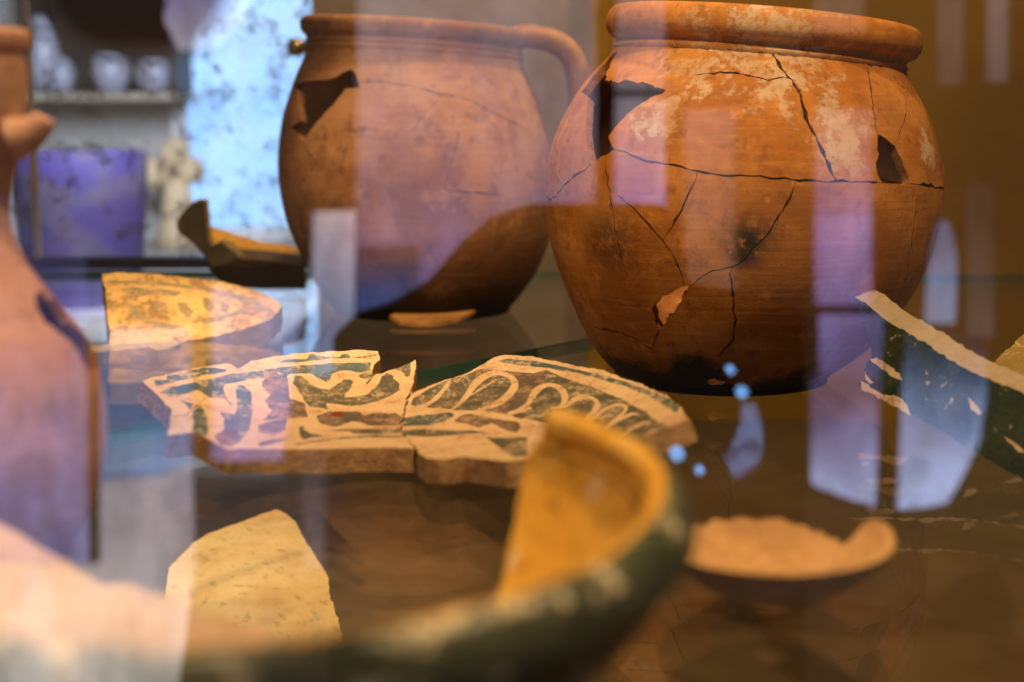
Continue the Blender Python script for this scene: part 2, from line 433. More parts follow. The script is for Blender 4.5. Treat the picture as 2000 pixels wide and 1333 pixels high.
tag(g1, 'clear glass shelf with a green edge carrying the painted plate and the big jar', 'shelf', 'glass shelves of the case')
g2 = glass_sheet('glass_shelf', [(-0.423, 0.419), (0.400, 1.400), (0.40, 1.43), (-1.1, 1.43), (-1.1, 0.419)], -0.008, 0.0)
tag(g2, 'clear glass shelf behind the diagonal green edge carrying the handled jug', 'shelf', 'glass shelves of the case')

def plaster(name, a, b, scale, spot):
    t = NT(name); n = t.noise(scale, 7, 0.65); n2 = t.noise(scale * 6, 5, 0.7)
    c = t.mix(t.ramp(n, 0.35, 0.65), a, b); c = t.mix(t.ramp(n2, 0.55, 0.75, 0, 0.5), c, spot)
    return t.finish(c, 0.9, t.math('ADD', n, n2), 0.3, 0.004, 0.15)
M_plast = plaster('grey_brown_plaster', (0.36, 0.30, 0.24), (0.25, 0.20, 0.155), 7, (0.15, 0.12, 0.10))
M_ochre = plaster('ochre_paint', (0.40, 0.225, 0.030), (0.30, 0.165, 0.022), 4, (0.25, 0.13, 0.02))
xa, xb, xc = aty(615, 300, 1.5)[0], aty(1150, 300, 1.5)[0], aty(1188, 300, 1.5)[0]
box('plaster_wall', (xa, 1.50, FZ - 0.02), (xb, 1.56, 1.0), M_plast)['kind'] = 'structure'
box('wall_post', (xb, 1.485, FZ - 0.02), (xc, 1.56, 1.0), M_ochre)['kind'] = 'structure'
box('ochre_wall', (xc, 1.50, FZ - 0.02), (1.4, 1.56, 1.0), M_ochre)['kind'] = 'structure'

# speckled glass at the back left and the room behind it
bp = thing('back_pane', 'old speckled glass pane behind the shards on the left', 'glass pane', (-0.6, 1.45, 0.002))
M_speck = clear_glass('speckled_glass', 0.03, (0.96, 0.98, 1.0), 0.0, ((0.60, 0.59, 0.55), 0.0, 0.13, 24))
box('pane', (-1.15, 1.447, 0.012), (aty(613, 300, 1.45)[0], 1.453, 1.0), M_speck, bp)
M_navy = plain('dark_blue_rail', (0.018, 0.026, 0.055), 0.4)
box('bottom_rail', (-1.15, 1.440, 0.0005), (aty(613, 300, 1.45)[0], 1.462, 0.012), M_navy, bp)
box('joint', (aty(66, 300, 1.446)[0] - 0.003, 1.4400, 0.012), (aty(66, 300, 1.446)[0] + 0.003, 1.4465, 1.0), plain('joint_strip', (0.35, 0.34, 0.32), 0.4), bp)
# brass stand-off holding the pane
M_brass = NT('brass'); b_ = M_brass.new('ShaderNodeBsdfPrincipled'); M_brass.set(b_, i0=(0.42, 0.31, 0.15, 1)); b_.inputs['Metallic'].default_value = 1; b_.inputs['Roughness'].default_value = 0.28
M_brass.t.links.new(b_.outputs[0], M_brass.out.inputs[0]); M_brass = M_brass.m
so = aty(577, 93, 1.40); sf = thing('standoff_screw', 'small round brass screw fixing at the edge of the speckled pane beside the jug', 'fixing', so)
def rod(name, parent, c, ax, r, l, m, bev=0.3, n=40):
    """round bar with softened ends"""
    k = r * bev; pr = [(0, -l / 2), (r - k, -l / 2), (r - k * .3, -l / 2 + k * .3), (r, -l / 2 + k), (r, l / 2 - k), (r - k * .3, l / 2 - k * .3), (r - k, l / 2), (0, l / 2)]
    ax = Vector(ax).normalized(); q = Vector((0, 0, 1)).rotation_difference(ax); v, f = [], []
    for i in range(n):
        a = 2 * math.pi * i / n
        for rr, z in pr: v.append(np.array(q @ Vector((rr * math.cos(a), rr * math.sin(a), z))) + c)
    for i in range(n):
        for j in range(len(pr) - 1):
            f.append((i * len(pr) + j, ((i + 1) % n) * len(pr) + j, ((i + 1) % n) * len(pr) + j + 1, i * len(pr) + j + 1))
    return mesh(name, v, f, m, parent)
rod('head', sf, so, (1, 0.0, 0), 0.0085, 0.013, M_brass); rod('collar', sf, so + np.array([0.0125, 0, 0]), (1, 0, 0), 0.0065, 0.012, M_brass)
rod('stem', sf, so + np.array([0.013, 0.021, 0]), (0, 1, 0), 0.005, 0.042, M_brass)

# the room seen through the speckled pane
M_rwall = plaster('room_plaster', (0.46, 0.46, 0.44), (0.37, 0.37, 0.36), 3, (0.30, 0.30, 0.29))
box('room_wall', (-3.0, 3.0, -0.6), (xa, 3.06, 1.6), M_rwall)['kind'] = 'structure'
box('room_dark_sheet', (-3.0, 1.58, 0.60), (xa, 2.998, 0.64), plain('dark_sheet_brown', (0.06, 0.04, 0.025), 0.7))['kind'] = 'structure'  # added unseen dark sheet, keeps the bright wall out of the shelf's reflection
box('ledge', (-1.6, 1.60, -0.13), (xa - 0.06, 2.98, -0.10), plain('ledge_stone', (0.35, 0.34, 0.32), 0.7))['kind'] = 'structure'
wl = aty(368, 300, 2.95); wr = aty(640, 300, 2.95)
rw = thing('room_window', 'bright pale blue daylit window seen through the speckled pane beside the jug', 'window', (wl[0], 2.95, -0.099))
box('pane', (wl[0], 2.955, -0.07), (wr[0], 2.965, 0.56), emit('daylight_blue', (0.30, 0.56, 1.0), 1.75, (0.42, 0.66, 1.0), 6), rw)
M_wframe = plain('white_frame', (0.6, 0.6, 0.62), 0.5)
box('frame', (wl[0] - 0.03, 2.94, -0.099), (wl[0] - 0.0005, 2.99, 0.57), M_wframe, rw); box('sill', (wl[0], 2.92, -0.099), (wr[0] + 0.03, 2.99, -0.0705), M_wframe, rw)
# purple basket
pb = aty(160, 454, 1.95); pur = thing('purple_tub', 'blurred purple tub with grey patches behind the speckled pane at far left', 'tub', (pb[0], 1.95, -0.10))
t = NT('purple_cloth'); n_ = t.noise(14, 2, 0.4); M_pur = t.finish(t.mix(t.ramp(n_, 0.46, 0.60), (0.030, 0.020, 0.105), (0.055, 0.045, 0.085)), 0.7, n_, 0.1)
PX = lambda x, y, z: np.stack([pb[0] + x, 1.95 + y, -0.10 + z], -1)
revolve('tub', pur, [(0.0, 0.0), (0.068, 0.0), (0.078, 0.03), (0.089, 0.15), (0.0915, 0.205), (0.089, 0.209), (0.084, 0.20), (0.070, 0.02), (0.0, 0.015)], PX, M_pur, 64)
revolve('lining', pur, [(0.0, 0.016), (0.060, 0.016), (0.080, 0.185), (0.0, 0.188)], PX, plain('dark_lining', (0.05, 0.045, 0.07)), 48)
# dark shelf unit with white jars
CY = 2.80; cu = aty(200, 190, CY); cab = thing('wall_cabinet', 'blurred dark open cabinet on the wall at the top left behind the speckled pane', 'cabinet', (cu[0], CY, cu[2]))
M_dark = plain('dark_wood', (0.022, 0.018, 0.016), 0.5)
x0, x1 = aty(40, 100, CY)[0], aty(340, 100, CY)[0]; zt = min(aty(0, -90, CY)[2], 0.57)
box('back_board', (x0, CY + .18, cu[2] + 0.008), (x1, CY + .19, zt), M_dark, cab); box('side_board', (x0, CY, cu[2] + 0.008), (x0 + 0.012, CY + .1795, zt), M_dark, cab)
box('side_board', (x1 - 0.012, CY, cu[2] + 0.008), (x1, CY + .1795, zt), M_dark, cab); box('top_board', (x0, CY, zt + 0.0005), (x1, CY + .19, zt + 0.012), M_dark, cab)
box('shelf_board', (x0 - 0.01, CY - .02, cu[2] - 0.006), (x1 + 0.01, CY + .199, cu[2] + 0.0075), plain('pale_shelf', (0.30, 0.27, 0.21), 0.6), cab)
M_white = plain('white_glaze', (0.30, 0.32, 0.40), 0.3, 0.08, 20, 0.5)
labs = ['blurred white jar at the left end of the dark cabinet', 'blurred grey jar in the dark cabinet with a blue patch above it', 'blurred white round jar in the middle of the dark cabinet', 'blurred white round jar at the right end of the dark cabinet']
for k, (px, w, h) in enumerate(((84, 32, 150), (118, 26, 70), (215, 38, 88), (300, 36, 76))):
    c = aty(px, 100, (CY + 0.045))[0]; r = w * (CY + 0.045) / F; hh = h * (CY + 0.045) / F; zb = cu[2] + 0.008
    jr = thing('white_jar', labs[k], 'jar', (c, (CY + 0.045), zb), 'jars in the dark cabinet')
    JX = lambda x, y, z: np.stack([c + x, (CY + 0.045) + y, zb + z], -1)
    revolve('body', jr, [(0, 0), (r * .6, 0), (r * .95, hh * .3), (r, hh * .55), (r * .8, hh * .85), (0, hh * .86)], JX, M_white, 40)
    revolve('lid', jr, [(0, hh * .865), (r * .7, hh * .865), (r * .6, hh * .95), (0, hh)], JX, M_white, 32)
# pale ornament
oc = aty(345, 330, 2.8); orn = thing('pale_ornament', 'blurred cream ornament of round lobes between the purple tub and the blue window', 'ornament', (oc[0], 2.8, -0.099))
M_cream = plain('cream_plaster', (0.62, 0.48, 0.30), 0.7)
OX = lambda x, y, z: np.stack([oc[0] + x, 2.8 + y, -0.099 + z], -1)
revolve('stem', orn, [(0, 0), (0.05, 0), (0.035, 0.05), (0.022, 0.13), (0, 0.14)], OX, M_cream, 32)
for lx, lz, lr in ((0.0, 0.185, 0.030), (-0.040, 0.145, 0.028), (0.030, 0.150, 0.027)):
    bm = bmesh.new(); bmesh.ops.create_icosphere(bm, subdivisions=3, radius=lr)
    for v in bm.verts: v.co = v.co * (1 + 0.12 * math.sin(v.co.x * 170) * math.cos(v.co.z * 150)) + Vector((lx, 0, lz))
    me = bpy.data.meshes.new('lobe'); bm.to_mesh(me); bm.free(); link('lobe', me, M_cream, orn)
# small pot hung high in the case close to the front glass, far out of focus
hx = aty(265, 0, 0.245); hl = thing('hanging_pot', 'very blurred dark brown round pot hanging close to the glass at the top left', 'pot', (hx[0], 0.245, hx[2]))
HX = lambda x, y, z: np.stack([hx[0] + x, 0.245 + y, hx[2] + z], -1)
# ================================================================== the big jar
M_crack = plain('crack_dirt', (0.035, 0.020, 0.012), 0.95, 0.4, 300, 0.1)
jb = atz(1406, 736, 0.0); jar = thing('storage_jar', 'big cracked orange earthenware jar with a white crusted shoulder and missing sherds', 'jar', jb)
Pj, Xj, Lj, rj = vessel(jb, [(0.0615, 0.002), (0.066, 0.006), (0.080, 0.020), (0.0962, 0.044), (0.1092, 0.0735), (0.1145, 0.104), (0.1132, 0.128), (0.1067, 0.148), (0.0972, 0.1660), (0.0868, 0.1795), (0.0838, 0.185)], math.radians(5.2), 0.016)
ivj = lambda pts: invert(Pj, pts, (-1.55, 1.55), (0.0, 1.0))
Z3 = lambda p: zm(1040, 0, 2.3256, p); Z4 = lambda p: zm(1040, 360, 2.3256, p)
w3 = lambda x, y: Pj(*[np.array([q]) for q in ivj(Z3([(x, y)]))[0]])[0] - jb
M_jar = clay('jar_clay', (0.54, 0.225, 0.042), (0.39, 0.135, 0.014), (0.20, 0.065, 0.018), 24, True, (0.006, 0.030),  # foot painted dark, partly burnt clay and partly the shade there
             [(tuple(w3(1130, 230)), 0.066), (tuple(w3(760, 300)), 0.046), (tuple(w3(1400, 560)), 0.040), (tuple(w3(1420, 700)), 0.030), (tuple(w3(540, 560)), 0.028), (tuple(w3(1800, 690)), 0.022), (tuple(w3(1150, 60)), 0.06)],
             [(tuple(w3(360, 1100)), 0.034, 0.75), (tuple(w3(985, 1090)), 0.022, 1.0), (tuple(w3(960, 1160)), 0.012, 0.9)])
H1 = ivj(Z3([(385, 228), (352, 300), (330, 365), (400, 372), (450, 368), (500, 372), (545, 388), (605, 410), (560, 434), (520, 457), (470, 488), (430, 520), (400, 550), (375, 580), (345, 622), (356, 650), (372, 680), (330, 707), (265, 746), (254, 700), (247, 650), (240, 600), (246, 520), (250, 445), (222, 415), (246, 388), (300, 322), (350, 262)]))
H2 = ivj(Z3([(1570, 612), (1600, 625), (1625, 648), (1655, 688), (1680, 730), (1700, 780), (1712, 834), (1660, 838), (1620, 836), (1590, 832), (1572, 800), (1560, 755), (1566, 680)]))
H3 = ivj(Z4([(680, 462), (715, 462), (700, 495), (670, 545), (640, 590), (608, 632), (580, 662), (566, 640), (556, 600), (543, 560), (570, 535), (610, 505), (650, 480)]))
H4 = ivj(Z4([(785, 905), (800, 890), (825, 884), (860, 894), (905, 899), (870, 908), (830, 913)]))
M_jarin = clay('jar_inside', (0.56, 0.25, 0.07), (0.48, 0.19, 0.045), (0.24, 0.08, 0.02), 30, True, (0.130, 0.085), soot_shade_col=(0.075, 0.045, 0.035))  # upper inner wall painted dark as the unlit hollow behind the holes
ck = []
def crk(uv, w, ext0=None, ext1=None):
    uv = [tuple(p) for p in uv]
    if ext0: uv = [e for e in ext0] + uv
    if ext1: uv = uv + [e for e in ext1]
    ck.append((uv, w))
right = ivj(Z3([(1715, 834), (1760, 838), (1800, 847), (1840, 851)])); vr_ = right[-1][1]
crk(ivj(Z3([(366, 676), (420, 692), (480, 720), (540, 736), (600, 745), (680, 760), (750, 778), (820, 792), (900, 800), (990, 804), (1080, 812), (1180, 817), (1280, 822), (1380, 822), (1470, 827), (1550, 830), (1600, 834)])), 0.00107)
crk(right, 0.0016, None, [(1.9, vr_ - .01), (2.6, vr_ + .01), (3.2, vr_)])
left = ivj(Z3([(262, 745), (240, 772), (215, 785), (190, 800), (160, 830), (135, 855), (108, 893)]))
crk(left, 0.0011, None, [(left[-1][0] - .12, left[-1][1] - .015), (-2.2, vr_ - .02), (-3.2, vr_)])
c2 = ivj(Z3([(1092, 232), (1105, 265), (1128, 310), (1160, 350), (1190, 385), (1208, 412), (1222, 455), (1240, 510), (1252, 560), (1270, 600), (1300, 650), (1320, 690), (1345, 750), (1380, 822)]))
crk(c2, 0.0015, [(c2[0][0] - .01, 1.02)])
crk(ivj(Z3([(735, 342), (800, 333), (850, 328), (900, 331), (950, 336), (1010, 350), (1070, 365), (1110, 358), (1165, 358)])), 0.00098)
c4 = ivj(Z3([(1518, 275), (1526, 330), (1533, 380), (1540, 430), (1548, 500), (1556, 550), (1568, 618)])); crk(c4, 0.0007, [(c4[0][0] - .01, 1.02)])
crk(ivj(Z3([(1680, 380), (1690, 440), (1698, 500), (1690, 550), (1670, 600), (1645, 650)])), 0.00049)
crk(ivj(Z3([(334, 708), (333, 760), (350, 860), (365, 960), (385, 1080), (410, 1200), (440, 1290)])), 0.00049)
crk(ivj(Z3([(350, 860), (380, 880), (410, 902), (450, 940), (500, 990), (545, 1045), (590, 1090), (625, 1140), (655, 1200), (685, 1290), (683, 1302)])), 0.00074)
crk(ivj(Z3([(750, 785), (738, 820), (720, 860), (700, 905), (680, 950), (650, 1000), (620, 1050), (595, 1090)])), 0.00066)
crk(ivj(Z3([(1195, 825), (1180, 870), (1150, 930), (1115, 990), (1080, 1050), (1040, 1095), (1000, 1130), (960, 1180), (930, 1205), (905, 1215), (850, 1228), (790, 1243), (755, 1270), (712, 1302)])), 0.00082)
crk(ivj(Z4([(910, 380), (905, 440), (907, 500), (915, 550), (918, 600), (917, 660), (914, 705), (890, 730), (870, 750), (840, 785)])), 0.00090)
c11 = ivj(Z4([(577, 664), (560, 695), (548, 722), (540, 750)])); crk(c11, 0.0010)
crk(ivj(Z4([(285, 650), (330, 660), (380, 668), (450, 695), (500, 725), (540, 750), (575, 785)])), 0.00082)
crk(ivj(Z3([(1745, 860), (1740, 930), (1735, 1000), (1725, 1100), (1705, 1200), (1690, 1290)])), 0.00041)
crk(ivj(Z3([(108, 893), (104, 960), (110, 1060), (125, 1150), (150, 1250)])), 0.00041)
shell('sherd', jar, Pj, (rj, Lj), [(-math.pi, 0), (math.pi, 0), (math.pi, 1), (-math.pi, 1)], 0.0055, lambda p, n, U, V: -n * 0.0047, [M_jar, rough_break('jar_break', (0.42, 0.20, 0.085), (0.30, 0.12, 0.05)), M_jarin], [H1, H2, H3, H4], ck, (), M_crack, True, math.pi, 0.0013, 0.00025, side_mat=1, back_mat=2, chips=1)
lipj = smooth_path([(r, 0.1845 + (z - 0.1925) * 0.92) for r, z in [(0.0832, 0.1925), (0.0842, 0.1955), (0.0828, 0.1975), (0.0838, 0.2000), (0.0872, 0.2018), (0.0896, 0.2060), (0.0900, 0.2110), (0.0886, 0.2160), (0.0855, 0.2190), (0.0820, 0.2180), (0.0790, 0.2120), (0.0775, 0.2020), (0.0775, 0.1925)]], 44)
revolve('rim', jar, lipj, Xj, M_jar, 180); disc('base', jar, 0.063, 0.0004, 0.007, Xj, M_jar)

# ================================================================== the handled jug
ub = atz(826, 606, 0.0); jug = thing('handled_jug', 'orange brown earthenware jug with a strap handle and a jagged hole in its left shoulder', 'jug', ub)
Pu, Xu, Lu, ru = vessel(ub, [(0.0690, 0.002), (0.0735, 0.006), (0.0812, 0.016), (0.0925, 0.035), (0.1032, 0.060), (0.1085, 0.085), (0.1097, 0.112), (0.1052, 0.144), (0.0985, 0.165), (0.0920, 0.182), (0.0858, 0.195), (0.0842, 0.201)], math.radians(3.4), -0.075)
ivu = lambda pts: invert(Pu, pts, (-1.55, 1.55), (0.0, 1.0))
Z2 = lambda p: zm(500, 0, 2.854, p)
wu = lambda x, y: Pu(*[np.array([q]) for q in ivu([(x, y)])[0]])[0] - ub
M_jug = clay('jug_clay', (0.48, 0.250, 0.110), (0.30, 0.125, 0.045), (0.13, 0.05, 0.025), 15, True, (0.010, 0.075), (), [(tuple(wu(585, 420)), 0.04, 0.55), (tuple(wu(640, 470)), 0.05, 0.4)])  # lower body painted darker for the shade it lies in
HU = ivu(Z2([(215, 480), (235, 463), (262, 453), (320, 450), (380, 445), (450, 430), (478, 410), (500, 396), (530, 388), (550, 405), (562, 428), (575, 490), (530, 493), (498, 497), (475, 530), (450, 560), (425, 590), (400, 612), (365, 655), (330, 690), (298, 738), (265, 785), (225, 750), (190, 715), (215, 692), (250, 678), (238, 620), (232, 560), (235, 520)]))
HB = ivu([(765, 615), (785, 609), (805, 605), (840, 602), (870, 597), (905, 598), (932, 600), (915, 610), (885, 618), (850, 622), (810, 623)])
cu_ = [(ivu(Z2([(580, 452), (680, 455), (750, 462), (830, 476), (900, 490), (970, 508), (1040, 525), (1120, 540), (1200, 560), (1250, 590), (1300, 620), (1380, 655), (1450, 690), (1540, 735)])), 0.00066), (ivu(Z2([(1060, 1062), (1120, 1068), (1180, 1075), (1240, 1076), (1300, 1082), (1380, 1090)])), 0.00074),
       (ivu(Z2([(1040, 525), (1000, 575), (960, 620), (930, 650), (900, 690), (870, 750)])), 0.00049), (ivu(Z2([(265, 790), (290, 850), (330, 905), (345, 990)])), 0.00049), (ivu(Z2([(560, 395), (545, 340), (548, 300)])), 0.00049), (ivu(Z2([(1130, 700), (1120, 800), (1090, 900), (1060, 1000), (1040, 1100)])), 0.00041)]
shell('body', jug, Pu, (ru, Lu), [(-math.pi, 0), (math.pi, 0), (math.pi, 1), (-math.pi, 1)], 0.0065, lambda p, n, U, V: -n * 0.0055, [M_jug, rough_break('jug_break', (0.40, 0.20, 0.09), (0.28, 0.12, 0.05)), plain('jug_shaded_inside', (0.17, 0.085, 0.05), 0.9, 0.3, 30)], [HU], cu_, (), M_crack, False, math.pi, 0.0010, 0.0002, side_mat=1, back_mat=2)  # inner wall coloured dark to give the shade inside the hole
lipu = smooth_path([(r, 0.2005 + (z - 0.2085) * 0.86) for r, z in [(0.0840, 0.2085), (0.0850, 0.2120), (0.0838, 0.2140), (0.0846, 0.2165), (0.0836, 0.2190), (0.0850, 0.2215), (0.0872, 0.2240), (0.0884, 0.2290), (0.0878, 0.2335), (0.0850, 0.2368), (0.0820, 0.2358), (0.0795, 0.2300), (0.0785, 0.2180), (0.0785, 0.2085)]], 44)
revolve('rim', jug, lipu, Xu, M_jug, 160); disc('base', jug, 0.070, 0.0004, 0.007, Xu, M_jug)
hp = []
for px, py, dy in ((985, 80, 0.012), (1020, 72, 0.004), (1070, 78, .003), (1108, 100, .006), (1128, 140, .008), (1134, 190, .009), (1128, 250, .009), (1108, 310, .008), (1075, 362, .004)): hp.append(aty(px, py, ub[1] - .012 + dy))
tube('handle', jug, smooth_path(hp, 44), np.interp(np.linspace(0, 1, 44), [0, .12, .3, 1], [0.0075, 0.0090, 0.0092, 0.0105]), M_jug, 1.5)

# ================================================================== the flask at the left
fb = atz(-48, 1082, 0.0); fl = thing('broken_flask', 'pinkish clay flask with a narrow neck, handle stub and a hole in its shoulder', 'flask', fb)
Pf, Xf, Lf, rf = vessel(fb, [(0.0335, 0.001), (0.0350, 0.004), (0.0402, 0.0146), (0.0446, 0.034), (0.0450, 0.048), (0.0422, 0.065), (0.0366, 0.0785), (0.0292, 0.0880), (0.0190, 0.1010), (0.0132, 0.1115), (0.0112, 0.1205), (0.0128, 0.1360), (0.0156, 0.1490), (0.0166, 0.1620), (0.0162, 0.1690), (0.0158, 0.1720)], math.radians(2.0), 0.030)
ivf = lambda pts: invert(Pf, pts, (-1.5, 1.5), (0.0, 1.0))
M_flask = clay('flask_clay', (0.54, 0.315, 0.215), (0.48, 0.25, 0.15), (0.27, 0.13, 0.08), 30, True, None, (), [(tuple(Pf(np.array([1.0]), np.array([0.33]))[0] - fb), 0.012, 0.5)])
HF = ivf([(172, 726), (160, 702), (146, 678), (128, 660), (108, 643), (86, 626), (72, 604), (67, 578), (90, 566), (114, 572)])
HF = np.concatenate([HF, [(HF[-1][0] + 0.35, HF[-1][1] + 0.0), (1.62, HF[3][1] + 0.03), (1.78, HF[2][1]), (1.80, HF[1][1]), (1.70, HF[0][1] - 0.02)]])
shell('body', fl, Pf, (rf, Lf), [(-math.pi, 0), (math.pi, 0), (math.pi, 1), (-math.pi, 1)], 0.0032, lambda p, n, U, V: -n * 0.0032, [M_flask, rough_break('flask_break', (0.50, 0.24, 0.09), (0.36, 0.15, 0.06)), plain('flask_inside', (0.11, 0.07, 0.06), 0.9, 0.3, 60)], [HF], [], (), M_crack, False, math.pi, 0.001, 0.0001, side_mat=1, back_mat=2)
revolve('rim', fl, smooth_path([(0.0157, 0.1715), (0.0150, 0.1735), (0.0160, 0.1755), (0.0172, 0.1780), (0.0170, 0.1815), (0.0150, 0.1830), (0.0130, 0.1800), (0.0125, 0.1715)], 30), Xf, M_flask, 90); disc('base', fl, 0.0340, 0.0004, 0.004, Xf, M_flask)
hs = [aty(px, py, fb[1] - .004) for px, py in ((30, 268), (52, 262), (70, 250), (84, 236), (89, 229))]
tube('handle_stub', fl, smooth_path(hs, 24), np.interp(np.linspace(0, 1, 24), [0, .25, .7, .93, 1], [0.0082, 0.0064, 0.0042, 0.0034, 0.0014]), M_flask, 1.3)

# ================================================================== the painted plate
M_crm = glaze('cream_glaze', (0.66, 0.47, 0.27), (0.57, 0.38, 0.20), (0.40, 0.23, 0.11), 0.35, 0.4, 55)
M_teal = glaze('teal_paint', (0.040, 0.085, 0.088), (0.075, 0.11, 0.095), (0.42, 0.31, 0.19), 0.5, 0.35, 90)
M_olive = glaze('grey_olive_paint', (0.070, 0.066, 0.042), (0.13, 0.115, 0.072), (0.45, 0.32, 0.18), 0.5, 0.5, 110, 0.3, 560)
M_umber = glaze('umber_stain', (0.085, 0.060, 0.042), (0.14, 0.10, 0.07), (0.34, 0.20, 0.12), 0.55, 0.6, 100, 0.3, 560)
M_rust = rough_break('rust_chip', (0.36, 0.09, 0.015), (0.26, 0.06, 0.01))
M_pbreak = rough_break('plate_break', (0.64, 0.40, 0.20), (0.44, 0.25, 0.115))
PC = np.array([-0.0545, 0.6125]); PR = 0.1295
def Pp(u, v):
    r = np.hypot(u - PC[0], v - PC[1]) / PR
    return np.stack([u, v, 0.0120 + 0.0165 * r ** 2 + 0.003 * np.clip(r - 0.85, 0, 1) / 0.15], -1)
plate = thing('painted_plate', 'broken cream plate fragment with teal and olive painted swirls, lying on the glass', 'plate', (PC[0], PC[1], 0.0))
ivp = lambda pts: invert(Pp, pts, (-0.21, 0.11), (0.55, 0.78), False)
out = ivp([(277, 745), (300, 738), (340, 729), (380, 721), (420, 715), (440, 711), (452, 713), (463, 722), (478, 714), (490, 706), (535, 697), (580, 691), (640, 687), (700, 684), (738, 687), (743, 703), (730, 714), (726, 733), (745, 731), (770, 722), (812, 704), (808, 745), (803, 770), (815, 762), (830, 757), (860, 745), (900, 732), (935, 715), (965, 697), (985, 692), (1040, 695), (1100, 708), (1180, 722), (1250, 748), (1300, 770), (1330, 795), (1345, 818), (1338, 834), (1315, 836), (1291, 843), (1270, 860), (1240, 866), (1200, 888), (1100, 914), (1017, 912), (985, 907), (945, 895), (906, 891), (860, 897), (830, 893), (811, 878), (760, 876), (700, 877), (610, 880), (540, 879), (475, 878), (445, 880), (403, 857), (379, 846), (328, 852), (331, 828), (336, 803), (322, 790), (300, 766)])
Z6 = lambda p: zm(260, 670, 6.667, p); Z7 = lambda p: zm(540, 670, 6.667, p); Z8 = lambda p: zm(900, 680, 4.348, p); Z1 = lambda p: zm(250, 660, 3.333, p); ZB = lambda p: zm(780, 660, 3.333, p)
pk = [(ivp([(804, 755), (803, 768), (796, 777), (792, 792), (790, 804), (786, 822), (783, 837), (788, 848), (796, 858), (811, 876), (813, 888)]), 0.00074), (ivp([(462, 716), (478, 716), (505, 720), (532, 725), (565, 727), (600, 729), (630, 733), (651, 736), (675, 735), (700, 732), (735, 720)]), 0.00049),
      (ivp(Z6([(500, 1000), (560, 965), (620, 955), (680, 950), (720, 920), (760, 890), (860, 800), (960, 720)])), 0.00041), (ivp(Z6([(720, 660), (800, 675), (900, 700), (970, 715)])), 0.00049)]
T_, O_, U_, R_ = 1, 2, 3, 4
